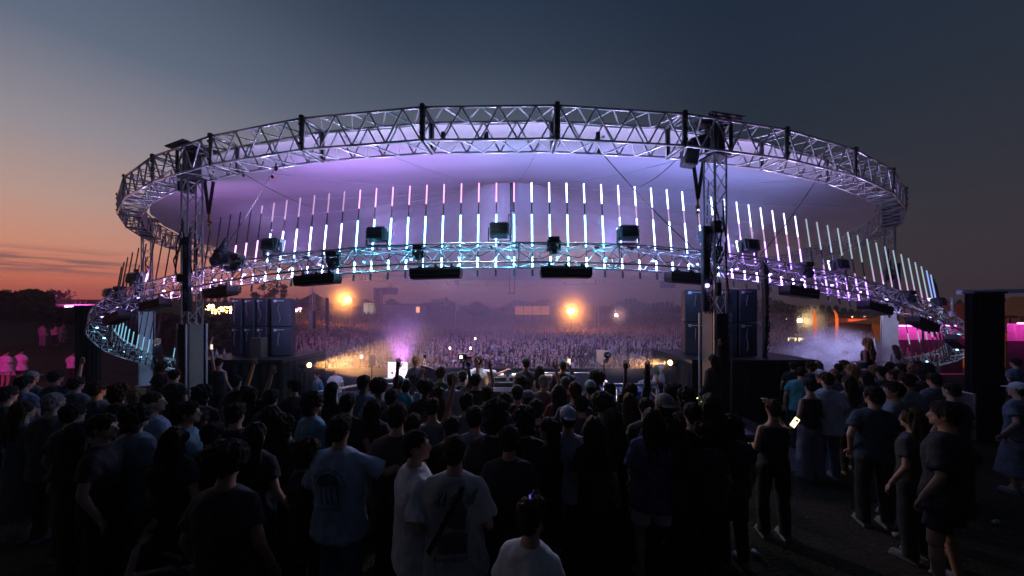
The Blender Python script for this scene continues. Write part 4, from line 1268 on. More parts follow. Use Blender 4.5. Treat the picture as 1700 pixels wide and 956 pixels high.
# thin masts
for sx, ty, d, lab in ((985, 494, 60, 'thin dark mast left of the distant tower right of the orange floodlight'), (1118, 487, 80, 'thin mast on the horizon left of the right speaker stack')):
    p = at(sx, d); MBc = MB().cyl((0, 0, 0), (0, 0, CAMZ + (HY - ty) * d / F - p.z), 0.12, 0.05, 8); tag(MBc.build('thin_mast', DARKSTEEL, None, p), lab, 'mast', 'thin masts')

# town lights on the left hill
root = tag(empty('town_lights', (-50, 60, 0)), 'glittering cluster of warm town lights on the hillside between the left tower and speakers', 'town lights')
rnd = random.Random(8)
tlm = [emit('town_amber', (1.0, 0.50, 0.12), 14), emit('town_white', (1.0, 0.75, 0.42), 26), emit('town_pink', (1.0, 0.2, 0.8), 10)]
for k in range(96):
    if k < 72: sx = rnd.uniform(340, 386); sy = 506 + abs(rnd.gauss(0, 7)) + (3 if sx > 360 else 0)
    elif k < 88: sx = rnd.uniform(474, 500); sy = rnd.uniform(513, 518)
    else: sx = rnd.uniform(486, 500); sy = rnd.uniform(510, 515)
    p = P(sx, sy, 60 + rnd.uniform(-2, 2)) - Vector((-50, 60, 0))
    r_ = rnd.choice([0.06, 0.08, 0.11, 0.19])
    MB().ell(p, r_, 6, 4).build('lamp', tlm[2] if k >= 88 else rnd.choice(tlm[:2] + tlm[:1]), root)
# hillside under the town lights
hm = MB(); vs = []
for j in range(8):
    for i in range(40):
        x = -150 + 115 * i / 39; y = 90 + 6 * j
        vs.append((x, y, -0.6 + (3.4 + 1.2 * math.sin(i * .5)) * math.sin(math.pi * min(1, j / 4) / 2) + 0.02 * i * 0 - (0.6 if j == 0 else 0)))
hm.add(vs, [(j * 40 + i, j * 40 + i + 1, (j + 1) * 40 + i + 1, (j + 1) * 40 + i) for j in range(7) for i in range(39)])
tag(hm.build('hill', mat('hill_soil', (0.04, 0.045, 0.03), 0.9), smooth=True), kind='structure')

# left horizon building and dark draped column
p = at(146, 60); root = tag(empty('flat_building', p), 'long flat-roofed dark building on the left horizon', 'building')
zt = CAMZ + (HY - 507) * 60 / F - p.z + 0.0
MB().box((0, 0, zt / 2), (9, 4, zt)).build('wall', mat('building_grey', (0.08, 0.09, 0.11), 0.7), root)
MB().box((0, 0, zt + .08), (9.3, 4.3, 0.16)).build('roof', mat('roof_bluegrey', (0.2, 0.24, 0.28), 0.5), root)
for x in (-2.1, -1.2, -0.2, 2.6): MB().box((x, 0, zt + .45), (0.4 + .2 * (x > 2), 0.4, 0.7), None, .03).build('chimney', DARKSTEEL, root)
def column(sx0, sx1, top, d, depth, label):
    x0 = (sx0 - 850) * d / F; x1 = (sx1 - 850) * d / F; g = gz((x0 + x1) / 2, d); z = CAMZ + (HY - top) * d / F
    root = tag(empty('draped_column', ((x0 + x1) / 2, d, g)), label, 'draped column', 'tall black draped columns')
    w = x1 - x0; h = z - g
    vs = []; n = 60
    per = []
    for (a, b) in (((-w / 2, 0), (w / 2, 0)), ((w / 2, 0), (w / 2, depth)), ((w / 2, depth), (-w / 2, depth)), ((-w / 2, depth), (-w / 2, 0))):
        for i in range(15):
            t = i / 15; per.append((a[0] + (b[0] - a[0]) * t + 0.015 * math.sin(i * 2.1), a[1] + (b[1] - a[1]) * t + 0.015 * math.cos(i * 1.7)))
    for zz in (0, h * .5, h): vs += [(x, y, zz) for x, y in per]
    fs = [(j * n + i, j * n + (i + 1) % n, (j + 1) * n + (i + 1) % n, (j + 1) * n + i) for j in range(2) for i in range(n)]
    MB().add(vs, fs + [tuple(range(2 * n, 3 * n))]).build('drape', DRAPE, root)
    MB().box((0, depth / 2, h + 0.02), (w + .06, depth + .06, 0.05)).build('top_frame', DARKSTEEL, root)
column(124, 160, 509, 14.2, 0.15, 'tall black draped column on the left between the magenta-lit people and the lamp truss')
column(1617, 1668, 487, 7.8, 0.15, 'tall black draped column on the right under the pale beam')
# pale goalpost frame
root = tag(empty('pale_frame', P(1617, 600, 9.6)), 'pale blue-lit frame of one post and a long crossbeam behind the right black column', 'frame')
o_ = P(1617, 600, 9.6)
for (a, b, r_, nm) in ((P(1592, 485, 9.6), P(1720, 483, 9.6), 0.075, 'beam'), (P(1617, 487, 9.6), P(1620, 705, 9.6), 0.075, 'post')):
    mb = MB(); a = a - o_; b = b - o_; c = (a + b) / 2; L_ = (b - a).length
    rot = (b - a).to_track_quat('Z', 'Y').to_matrix(); mb.box(c, (0.15, 0.12, L_), rot, 0.02); mb.build(nm, mat('frame_paint', (0.45, 0.5, 0.62), 0.5), root)
MB().cyl(P(1581, 494, 9.6) - o_, P(1581, 520, 9.6) - o_, 0.03, n=6).box(P(1581, 520, 9.6) - o_, (0.12, 0.1, 0.12), None, .02).build('fitting', ALU, root)
spot('frame_wash', P(1560, 600, 8.9), P(1640, 490, 9.6), (0.35, 0.42, 1.0), 70, 80, 0.9)

# magenta stalls at right and their lamps
MAG = emit('magenta_tube', (1.0, 0.12, 0.85), 14)
ORTENT = mat('orange_canvas', (0.55, 0.24, 0.06), 0.7)
def stall(sx0, sx1, d, top, bot, label, lamps):
    x0 = (sx0 - 850) * d / F; x1 = (sx1 - 850) * d / F; w = x1 - x0; xc = (x0 + x1) / 2; g = gz(xc, d)
    z1 = CAMZ + (HY - top) * d / F - g
    root = tag(empty('market_stall', (xc, d, g)), label, 'market stall', 'magenta lit stalls')
    vs = []; n = max(8, int(w / .12))
    for zz in (z1 - 0.75, z1):
        for i in range(n + 1): vs.append((-w / 2 + w * i / n, 0.05 * math.sin(i * 1.9), zz))
    MB().add(vs, [(i, i + 1, n + 2 + i, n + 1 + i) for i in range(n)]).build('curtain', mat('stall_curtain', (0.5, 0.35, 0.42), 0.8), root)
    MB().box((0, 0.02, (z1 - .75) / 2), (w, 0.06, z1 - .75)).build('lower_wall', mat('stall_wall_dark', (0.03, 0.02, 0.022), 0.8), root)
    MB().box((0, -1.0, 0.45), (w * .96, 0.5, 0.9)).build('counter', mat('counter_dark', (0.12, 0.08, 0.08), 0.7), root)
    MB().prism([(-w / 2 - .3, z1 + 0.35), (w / 2 + .3, z1 + 0.35), (w / 2 - .4, z1 + 1.15), (-w / 2 + .4, z1 + 1.15)], -1.5, 0.2).build('awning', ORTENT, root)
    for q in (-1, 1): MB().cyl((q * w / 2, -1.4, 0), (q * w / 2, -1.4, z1 + .35), 0.04, n=6).build('post', DARKSTEEL, root)
    for lx, lw in lamps:
        x = (lx - 850) * d / F - xc
        MB().cyl((x - lw / 2, -0.35, z1 + .02), (x + lw / 2, -0.35, z1 + .02), 0.035, n=8).build('lamp', MAG, root)
        point('stall_lamp', (xc + x, d - 0.8, g + z1 - .35), (1.0, 0.05, 0.62), 16, 0.3)
stall(1482, 1598, 19, 541, 570, 'magenta-lit stall under orange tents behind the right bend of the lamp truss', [(1500, 1.2), (1525, 1.0), (1562, 0.7)])
stall(1604, 1616, 19.2, 538, 600, 'narrow magenta-lit booth seen just left of the right black column', [(1611, 0.35)])
stall(1672, 1745, 15, 537, 560, 'magenta-lit stall at the far right edge of the picture', [(1680, 0.5), (1712, 0.5)])
tent(at(1578, 26), 6.5, 3.0, 4.6, 'orange peaked tent behind the low right bend of the truss', ORTENT, 1, 5, 'orange tents')
tent(at(1505, 30), 8.0, 2.8, 3.5, 'wide orange tent roof left of the orange peaked tent', ORTENT, 2, 5, 'orange tents')
tent(at(1690, 22), 6.5, 2.7, 4.0, 'orange tent at the far right edge', ORTENT, 1, 5, 'orange tents')
for q in (at(1505, 29), at(1578, 25), at(1690, 21)): point('tent_lamp', q + Vector((0, -2.0, 2.2)), (1.0, 0.45, 0.1), 90, 0.3)
# orange canopy band and feather flags
p = at(1420, 36); root = tag(empty('orange_awning', p), 'long orange-lit awning behind the crowd left of the rear right tower', 'awning')
MB().box((0, 0, CAMZ - (534 - HY) * 36 / F - p.z), (3.4, 2, 0.75), None, 0.05).build('canopy', mat('awning_cloth', (0.75, 0.2, 0.05), 0.7), root)
for q in (-1.6, -0.5, .6, 1.6): MB().cyl((q, 0, 0), (q, 0, 2), 0.05, n=6).build('post', DARKSTEEL, root)
for q in (-1.5, 1.5): point('awning_lamp', p + Vector((q, -2.0, 1.6)), (1.0, 0.35, 0.2), 220, 0.3)  # lights added to brighten the awning cloth
for sx, lab in ((1352, 'curved orange feather flag next to the warm floodlight'), (1388, 'second curved orange feather flag, left of the awning')):
    p = at(sx, 28); h = CAMZ - (515 - HY) * 28 / F - p.z
    root = tag(empty('feather_flag', p), lab, 'flag', 'orange feather flags')
    pl = [(-0.05, 0.6), (0.17, 0.6), (0.19, h - 0.7), (0.12, h - 0.3), (-0.06, h), (-0.22, h + .05), (-0.16, h - 0.1), (-0.08, h - 0.5)]
    MB().prism(pl, -0.01, 0.01).build('cloth', mat('flag_cloth', (0.8, 0.22, 0.04), 0.7), root)
    MB().cyl((0.05, 0.02, 0), (0.05, 0.02, h - .3), 0.02, n=6).build('pole', DARKSTEEL, root)
    point('flag_lamp', p + Vector((0.1, -1.2, h - 0.9)), (1.0, 0.55, 0.3), 55, 0.15)  # light added in front to brighten the flag cloth
# food stand under the warm light
p = at(1328, 29); root = tag(empty('food_stand', p), 'small bright food stand under the warm white floodlight', 'food stand')
MB().box((0, 0, 0.5), (1.6, 0.8, 1.0)).build('counter', mat('counter_pale', (0.5, 0.45, 0.35), 0.6), root)
MB().box((0, 0.4, 1.5), (1.3, 0.05, 0.7)).build('lit_sign', emit('food_sign', (1.0, 0.8, 0.3), 3.5), root)
MB().box((0, 0, 2.1), (1.9, 1.2, 0.08)).build('roof', DARKSTEEL, root)
for q in (-0.8, .8): MB().cyl((q, -.4, 0), (q, -.4, 2.1), 0.03, n=6).build('post', DARKSTEEL, root)
# street lamps on the right horizon
for k, sx in enumerate((1412, 1432, 1444, 1273, 1302)):
    p = at(sx, 70); h = CAMZ - ((526 if k < 3 else 530) - HY) * 70 / F - p.z
    root = tag(empty('street_lamp', p), ['left', 'middle', 'right', 'hazy', 'second hazy'][k] + (' small distant lamp post above the orange awning' if k < 3 else ' tiny distant lamp post beside the hanging cable'), 'lamp post', 'tiny distant lamp posts')
    MB().cyl((0, 0, 0), (0, 0, h), 0.07, n=6).cyl((0, 0, h), (0.4, 0, h + .1), 0.05, n=6).build('post', DARKSTEEL, root)
    MB().ell((0.4, 0, h), (0.2, 0.15, 0.12), 8, 5).build('lamp', emit('sodium', (1.0, 0.55, 0.3), 10), root)

# magenta wash on the left hillside
p = Vector((-33, 14, 5.5))
spot('hill_wash', (-20.5, 8.5, 3.0), (-25, 17, 0), (1.0, 0.03, 0.42), 1300, 75, 0.8, 0.3)
spot('hill_wash_far', (-26, 14, 3.5), (-36, 29, 1), (1.0, 0.03, 0.45), 1100, 75, 0.8, 0.3)
r_ = tag(empty('magenta_lamp', (-20.5, 8.3, terrain(-20.5, 8.3))), 'lamp stand throwing magenta light up the left hillside', 'lamp stand')
MB().cyl((0, 0, 0), (0, 0, 4.4), 0.04, n=6).box((0, 0, 4.5), (0.4, 0.2, 0.3), None, 0.03).build('stand', DARKSTEEL, r_)
glow = P(152, 510, 60); MB_ = MB().box((0, 0, 0), (1.2, 0.3, 0.35), None, .03)
tag(MB_.build('roof_beacon', emit('beacon_pink', (1.0, 0.15, 0.55), 30), None, glow + Vector((0, -3, 0.1))), 'pink lamp glowing on the skyline left of the lamp truss', 'lamp')
point('beacon_light', glow + Vector((0, -4, 0.8)), (1.0, 0.1, 0.45), 1500, 0.4)

# barrier at right
def barrier(p0, p1, label):
    p0 = Vector(p0); p1 = Vector(p1); root = tag(empty('crowd_barrier', p0), label, 'barrier', 'steel crowd barriers')
    d = p1 - p0; up = Vector((0, 0, 1.1))
    b = MB(); b.cyl((0, 0, .2), up, 0.02, n=6); b.cyl(d + Vector((0, 0, .2)), d + up, 0.02, n=6); b.cyl(up, d + up, 0.022, n=6); b.cyl((0, 0, .2), d + Vector((0, 0, .2)), 0.02, n=6); b.build('frame', ALU, root)
    v = MB()
    for i in range(1, 14): v.cyl(d * (i / 14) + Vector((0, 0, .2)), d * (i / 14) + up, 0.008, n=5)
    v.build('bars', ALU, root)
q1 = Vector((8.9, 7.3, terrain(8.9, 7.3))); q2 = Vector((9.6, 6.6, terrain(9.6, 6.6)))
barrier(P(1588, 648, 7.4) - Vector((0, 0, 1.1)), P(1618, 655, 6.9) - Vector((0, 0, 1.1)), 'steel crowd barrier in front of the right black column')
barrier(P(1560, 640, 8.2) - Vector((0, 0, 1.1)), P(1590, 648, 7.5) - Vector((0, 0, 1.1)), 'steel crowd barrier left of the right black column')
# dark flight case and bag by the right tower foot
fc = MB(); fc.box((0, 0, 0.35), (0.8, 0.5, 0.7), None, 0.03); o = fc.build('flight_case', mat('case_paint', (0.05, 0.05, 0.06), 0.5), None, (3.9, 6.3, terrain(3.9, 6.3))); tag(o, 'low flight case at the foot of the right front tower', 'case')
for k, (x, y, z, c) in enumerate(((4.95, 9.38, .35, (0.7, 1, .2)), (5.1, 9.38, .25, (.3, 1, .3)), (4.97, 9.38, -0.1, (0.2, 1, 0.6)))):
    MBq = MB().box((0, 0, 0), (0.06, 0.02, 0.02)); tag(MBq.build('status_light', emit('led%d' % k, c, 5), None, (x, y - .02, z)), ['yellow', 'green', 'teal'][k] + ' status light on the black platform skirt right of the tower', 'status light')
# ------------------------------------------------------------------ people
def remesh(mb, voxel, smooth=4, name='body'):
    me = bpy.data.meshes.new(name); me.from_pydata(mb.v, [], mb.f); me.update()
    bm = bmesh.new(); bm.from_mesh(me); bmesh.ops.recalc_face_normals(bm, faces=bm.faces); bm.to_mesh(me); bm.free()
    o = bpy.data.objects.new('tmp', me); COL.objects.link(o)
    m = o.modifiers.new('r', 'REMESH'); m.mode = 'VOXEL'; m.voxel_size = voxel
    if smooth:
        sm = o.modifiers.new('s', 'SMOOTH'); sm.iterations = smooth; sm.factor = 0.6
    dg = bpy.context.evaluated_depsgraph_get()
    out = bpy.data.meshes.new_from_object(o.evaluated_get(dg))
    bpy.data.objects.remove(o); bpy.data.meshes.remove(me)
    out.name = name
    out.polygons.foreach_set('use_smooth', [True] * len(out.polygons))
    return out

def displace(me, fn):
    n = len(me.vertices)
    co = np.empty(n * 3, dtype=np.float32); me.vertices.foreach_get('co', co); co = co.reshape(-1, 3)
    no = np.empty(n * 3, dtype=np.float32); me.vertex_normals.foreach_get('vector', no); no = no.reshape(-1, 3)
    amt = np.array([fn(float(c[0]), float(c[1]), float(c[2])) for c in co], dtype=np.float32)
    co = co + no * amt[:, None]
    me.vertices.foreach_set('co', co.ravel()); me.update()
NZ = noise.noise
ARMS = {  # elbow, wrist for the right (+x) side; shoulder at (.185, 0, 1.42)
    'down': ((.255, -.03, 1.13), (.27, .08, .90)), 'bent': ((.25, -.04, 1.14), (.13, .22, 1.10)), 'up': ((.30, .10, 1.58), (.24, .20, 1.84)),
    'high': ((.25, .04, 1.69), (.27, .08, 1.95)), 'phone': ((.24, .20, 1.36), (.13, .36, 1.60)), 'side': ((.42, .08, 1.33), (.62, .22, 1.40)),
    'out': ((.36, .12, 1.25), (.50, .34, 1.28)), 'hip': ((.38, -.08, 1.17), (.22, .04, 1.00)), 'pocket': ((.29, -.10, 1.16), (.21, .06, .93)),
    'lean': ((.28, .16, 1.22), (.20, .38, 1.12)), 'chest': ((.24, .06, 1.17), (.04, .24, 1.28))}
def hand(mb, w, d, side, curl, sc=1.0):
    d = d.normalized()
    ref = Vector((0, 0, 1)) if abs(d.z) < 0.9 else Vector((0, 1, 0))
    lat = d.cross(ref).normalized(); nrm = lat.cross(d).normalized()
    Mx = Matrix((lat, d, nrm)).transposed()
    c = w + d * 0.045 * sc
    mb.ell(c, (0.040 * sc, 0.052 * sc, 0.016 * sc), 10, 6, Mx)
    for k, (u, ln) in enumerate(((-.030, .062), (-.011, .072), (.009, .068), (.028, .054))):
        a = w + d * 0.082 * sc + lat * u * sc
        b = a + (d * (1 - .3 * curl) - nrm * curl * .7).normalized() * ln * 0.5 * sc + lat * u * .12
        e = b + (d * (1 - .9 * curl) - nrm * curl * 1.3).normalized() * ln * 0.5 * sc
        mb.cyl(a - d * .02, b, 0.0092 * sc, 0.0085 * sc, 6); mb.ell(b, 0.0088 * sc, 6, 4); mb.cyl(b, e, 0.0085 * sc, 0.007 * sc, 6); mb.ell(e, 0.0072 * sc, 6, 4)
    t0 = w + d * 0.025 * sc - lat * 0.028 * sc; t1 = t0 + (d * .6 - lat * .7 - nrm * .15).normalized() * 0.036 * sc; t2 = t1 + (d * .9 - lat * .2 - nrm * .25 * curl).normalized() * 0.030 * sc
    mb.cyl(t0, t1, 0.012 * sc, 0.010 * sc, 6); mb.ell(t1, 0.0102 * sc, 6, 4); mb.cyl(t1, t2, 0.010 * sc, 0.008 * sc, 6); mb.ell(t2, 0.0082 * sc, 6, 4)

CACHE = {}
def sh_pt(f, s): return Vector((s * 0.185 * f, 0, 1.415))
def arm_pts(pose, s, f):
    e, w = ARMS[pose]
    return Vector((s * e[0] * (f if abs(e[0]) < .4 else 1), e[1], e[2])), Vector((s * w[0], w[1], w[2]))
def leg_pts(s, legs):
    if legs == 'sit': return Vector((s * .10, 0, .52)), Vector((s * .14, .42, .50)), Vector((s * .15, .44, .08))
    if legs == 'wide': return Vector((s * .10, 0, .90)), Vector((s * .17, .03, .49)), Vector((s * .22, -.02, .08))
    return Vector((s * .095, 0, .90)), Vector((s * .115, .02, .49)), Vector((s * .12 + .0, -.03, .08))
def yawm(a): return Matrix.Rotation(R(a), 3, 'Z')
NECK = Vector((0, 0, 1.50))
def headxf(head):
    return yawm(head)
def body_mesh(al, ar, head, f, legs):
    k = ('b', al, ar, head, f, legs)
    if k in CACHE: return CACHE[k]
    mb = MB()
    drop = -0.40 if legs == 'sit' else 0.0
    dz = Vector((0, 0, drop))
    mb.loft([(0, 0, .86 + drop, .13 * f, .09), (0, 0, .95 + drop, .155 * f, .105), (0, 0, 1.1 + drop, .135 * f, .095), (0, .01, 1.25 + drop, .155 * f, .105),
             (0, 0, 1.36 + drop, .165 * f, .10), (0, -.005, 1.43 + drop, .13 * f, .075), (0, -.01, 1.48 + drop, .065, .058), (0, -.005, 1.53 + drop, .054, .056)])
    mb.cyl((0, -.01, 1.44 + drop), (0, .01, 1.58 + drop), .062, .052, 14)
    H = headxf(head)
    def hp(x, y, z): return H @ Vector((x, y + .012, 0)) + Vector((0, 0, z + drop))
    mb.ell(hp(0, -.004, 1.655), (.074, .093, .098), 20, 14, H)
    mb.ell(hp(0, .026, 1.590), (.052, .060, .062), 16, 10, H)
    mb.ell(hp(0, .080, 1.552), (.022, .018, .018), 10, 6, H)
    mb.cyl(hp(0, .088, 1.655), hp(0, .112, 1.612), .009, .014, 8); mb.ell(hp(0, .105, 1.612), .0155, 8, 6)
    mb.ell(hp(0, .088, 1.582), (.024, .011, .010), 10, 6, H)
    for s in (-1, 1):
        mb.ell(hp(s * .076, -.008, 1.635), (.010, .019, .030), 8, 6, H)
        mb.ell(hp(s * .030, .082, 1.668), (.024, .014, .009), 8, 6, H)
        if True:
            e, w = arm_pts(al if s < 0 else ar, s, f); e = e + dz; w = w + dz; sh = sh_pt(f, s) + dz
            mb.cap(sh + Vector((-s * .02, 0, -.03)), e, .050 * (0.9 if f < 1 else 1), .038, 12); mb.cap(e, w, .038, .026, 12)
        h, kn, an = leg_pts(s, legs)
        mb.cap(h, kn, .085, .055, 14); mb.cap(kn + Vector((0, -.01, -.06)) if legs != 'sit' else kn, kn.lerp(an, .35), .052, .052, 12); mb.cap(kn.lerp(an, .3), an, .050, .033, 12)
        mb.cap(an + Vector((0, .0, -.02)), an + Vector((0, .13, -.045)), .034, .026, 10)
    me = remesh(mb, .0115, 3, 'body')
    hb = MB()
    for s in (-1, 1):
        p = al if s < 0 else ar
        e, w = arm_pts(p, s, f); hand(hb, w + dz, (w - e), s, 0.25 if p in ('high', 'up') else 0.6)
    # join the hands (rooted inside the wrists)
    bm = bmesh.new(); bm.from_mesh(me); me2 = hb.mesh('h', True); bm.from_mesh(me2); bm.to_mesh(me); bm.free(); bpy.data.meshes.remove(me2)
    me.polygons.foreach_set('use_smooth', [True] * len(me.polygons))
    me.materials.append(None)
    CACHE[k] = me
    return me
def top_mesh(kind, al, ar, f, legs):
    k = ('t', kind, al, ar, f, legs)
    if k in CACHE: return CACHE[k]
    mb = MB(); drop = -0.40 if legs == 'sit' else 0.0; dz = Vector((0, 0, drop))
    g = {'tee': 1.12, 'baggy': 1.30, 'long': 1.12, 'tank': 1.0, 'coat': 1.2, 'crop': 1.0}[kind]
    hem = {'tee': .84, 'baggy': .76, 'long': .84, 'tank': .93, 'coat': .50, 'crop': 1.10}[kind]
    secs = [(0, 0, hem, .180 * f * g, .125 * g), (0, 0, hem + .04, .185 * f * g, .130 * g)]
    for z, rx, ry in ((.95, .178, .128), (1.08, .165, .122), (1.22, .178, .128), (1.34, .192, .125), (1.41, .175, .105), (1.455, .125, .085), (1.485, .075, .068)):
        if z > hem + .07: secs.append((0, 0, z, rx * f * (1 + (g - 1) * (.8 if z < 1.36 else .35)), ry * (1 + (g - 1) * .6)))
    if kind in ('tank', 'crop'): secs = secs[:-2] + [(0, 0, 1.43, .10 * f, .085)]
    secs = [(a, b, c + drop, d, e) for a, b, c, d, e in secs]
    mb.loft(secs, 24)
    if kind not in ('tank', 'crop'):
        for s in (-1, 1):
            p = al if s < 0 else ar
            e, w = arm_pts(p, s, f); e += dz; w += dz; sh = sh_pt(f, s) + dz
            r0 = .070 * (1 + (g - 1) * .4); r1 = r0 * (1.12 if kind == 'baggy' else .98); sh = sh + Vector((-s * .022, 0, -.032))
            mb.cap(Vector((s * .03, -.005, 1.452 + drop)), sh + Vector((0, 0, .012)), .052, r0 * .82, 12)
            if kind in ('tee', 'baggy'):
                q = sh.lerp(e, .82 if kind == 'baggy' else .62)
                mb.ell(sh, r0 * .93, 14, 8); mb.cyl(sh, q, r0 * .93, r1 * 1.05, 16)
            else:
                mb.ell(sh, r0 * .93, 14, 8); mb.cap(sh, e, r0 * .93, r0 * .72, 14); mb.cap(e, e.lerp(w, .92), r0 * .72, r0 * .56, 14)
    me = remesh(mb, .0125, 3, 'top')
    def fold(x, y, z):
        low = 1.0 - 0.6 * max(0, min(1, (z - drop - 1.0) / .4))
        return 0.022 * NZ((x * 5, y * 5 + z * 3, z * 4)) * low + 0.016 * (0.35 - abs(NZ((x * 9 + z * 5 + 4, y * 9, z * 6 - x * 5)))) * (0.4 + low) + 0.004 * NZ((x * 30, y * 30, z * 18))
    displace(me, fold)
    me.materials.append(None); CACHE[k] = me
    return me
def bottom_mesh(kind, f, legs):
    k = ('l', kind, f, legs)
    if k in CACHE: return CACHE[k]
    mb = MB(); drop = -0.40 if legs == 'sit' else 0.0
    mb.loft([(0, 0, .82 + drop, .172 * f, .125), (0, 0, .92 + drop, .172 * f, .125), (0, 0, 1.0 + drop, .155 * f, .112)])
    if kind == 'skirt':
        mb = MB(); mb.loft([(0, 0, .30, .26, .23), (0, 0, .5, .235, .20), (0, 0, .75, .20, .155), (0, 0, .92, .172 * f, .125), (0, 0, 1.02, .145 * f, .11)], 30)
    else:
        for s in (-1, 1):
            h, kn, an = leg_pts(s, legs)
            if kind == 'shorts':
                q = h.lerp(kn, .72); mb.ell(h, .098, 14, 8); mb.cyl(h, q, .098, .098, 16)
            else:
                r = {'jeans': (.098, .076, .068), 'wide': (.102, .10, .105)}[kind]
                mb.cap(h, kn, r[0], r[1], 14); mb.cyl(kn, an + Vector((0, 0, -.02)), r[1], r[2], 14)
    me = remesh(mb, .014, 3, 'trousers')
    displace(me, lambda x, y, z: 0.012 * NZ((x * 9, y * 9, z * 7)) + .004 * NZ((x * 25, y * 25, z * 20)))
    me.name = {'skirt': 'skirt', 'shorts': 'shorts'}.get(kind, 'trousers')
    me.materials.append(None); CACHE[k] = me
    return me
def hair_mesh(kind, head, drop=0.0, seed=0):
    k = ('h', kind, head, drop)
    if k in CACHE: return CACHE[k]
    mb = MB(); H = headxf(head)
    def hp(x, y, z): return H @ Vector((x, y + .012, 0)) + Vector((0, 0, z + drop))
    amp, fr = .006, 30
    if kind in ('short', 'crew'):
        t = .014 if kind == 'short' else .006
        mb.ell(hp(0, -.014, 1.676), (.076 + t, .090 + t, .084 + t), 20, 12, H); mb.ell(hp(0, -.048, 1.62), (.064 + t * .5, .055 + t * .5, .06), 16, 10, H)
        if kind == 'short': mb.ell(hp(.01, .045, 1.725), (.06, .05, .032), 12, 8, H); amp = .010
    elif kind == 'curly':
        mb.ell(hp(0, -.012, 1.69), (.118, .12, .105), 20, 14, H); mb.ell(hp(0, -.05, 1.60), (.115, .07, .11), 16, 10, H); amp, fr = .024, 26
    elif kind == 'afro':
        mb.ell(hp(0, -.015, 1.70), (.135, .13, .125), 22, 14, H); amp, fr = .012, 40
    elif kind in ('long', 'longwavy'):
        mb.ell(hp(0, -.014, 1.680), (.090, .103, .094), 20, 12, H)
        w = .095 if kind == 'long' else .125
        for (x, z0, z1, r0, r1) in ((-.05, 1.66, 1.30, .055, .045), (.05, 1.66, 1.30, .055, .045), (0, 1.66, 1.24, .065, .05), (-.075, 1.62, 1.38, .035, .025), (.075, 1.62, 1.38, .035, .025)):
            mb.cap(hp(x, -.05, z0), hp(x * w / .08, -.115, z1 - (.06 if kind == 'longwavy' else 0)), r0, r1, 12)
        amp, fr = (.010, 14) if kind == 'long' else (.026, 13)
    elif kind == 'bun':
        mb.ell(hp(0, -.014, 1.676), (.084, .098, .092), 20, 12, H); mb.ell(hp(0, -.06, 1.755), (.042, .042, .038), 12, 8, H); mb.ell(hp(0, -.05, 1.61), (.062, .055, .05), 12, 8, H); amp = .01
    elif kind in ('cap', 'capback'):
        mb.ell(hp(0, -.01, 1.690), (.087, .102, .082), 20, 12, H)
        s = 1 if kind == 'cap' else -1
        mb.ell(hp(0, s * .115, 1.672), (.062, .060, .012), 14, 6, H); mb.ell(hp(0, -.01, 1.772), .010, 6, 4)
        amp = 0.002
    me = remesh(mb, .0095, 2, 'hair' if 'cap' not in kind else 'cap')
    if kind in ('curly', 'afro'): displace(me, lambda x, y, z: amp * 1.6 * NZ((x * fr, y * fr, z * fr)))
    else: displace(me, lambda x, y, z: amp * 1.6 * NZ((x * fr * 2.2, y * fr * 2.2, z * fr * .35)))
    me.materials.append(None); CACHE[k] = me
    return me
def shoe_mesh(s, legs):
    k = ('s', s, legs)
    if k in CACHE: return CACHE[k]
    h, kn, an = leg_pts(s, legs); mb = MB()
    mb.cap(an + Vector((0, -.02, -.015)), an + Vector((0, .145, -.035)), .046, .040, 12); mb.box(an + Vector((0, .06, -.066)), (.09, .27, .026), None, .012)
    me = remesh(mb, .011, 2, 'shoe'); me.materials.append(None); CACHE[k] = me
    return me
EYEW = mat('eye_white', (0.7, 0.7, 0.7), 0.2); EYED = mat('eye_iris', (0.03, 0.02, 0.015), 0.2)
def eye_mesh():
    if 'eye' in CACHE: return CACHE['eye']
    m = MB().ell((0, 0, 0), .0115, 10, 8).mesh('eye', True); m.materials.append(EYEW)
    p = MB().ell((0, .008, 0), .0055, 8, 6).mesh('iris', True); p.materials.append(EYED); CACHE['eye'] = (m, p)
    return CACHE['eye']
SKINS = [mat('skin_fair', (0.52, 0.31, 0.23), 0.5), mat('skin_tan', (0.38, 0.21, 0.14), 0.5), mat('skin_deep', (0.11, 0.055, 0.035), 0.45)]
FAB = {}
def fab(c, rough=0.85):
    k = tuple(round(x, 2) for x in c)
    if k not in FAB:
        FAB[k] = mat('cloth_%d' % len(FAB), c, rough, 0, 0.22, 9, 0.15)
        # woven cloth: fine bump on top of the fold geometry
    return FAB[k]
HAIRC = {'dark': (0.03, 0.024, 0.022), 'brown': (0.06, 0.035, 0.02), 'blond': (0.30, 0.20, 0.10), 'grey': (0.28, 0.27, 0.26), 'ginger': (0.18, 0.06, 0.02)}
def setmat(o, m):
    o.material_slots[0].link = 'OBJECT'; o.material_slots[0].material = m
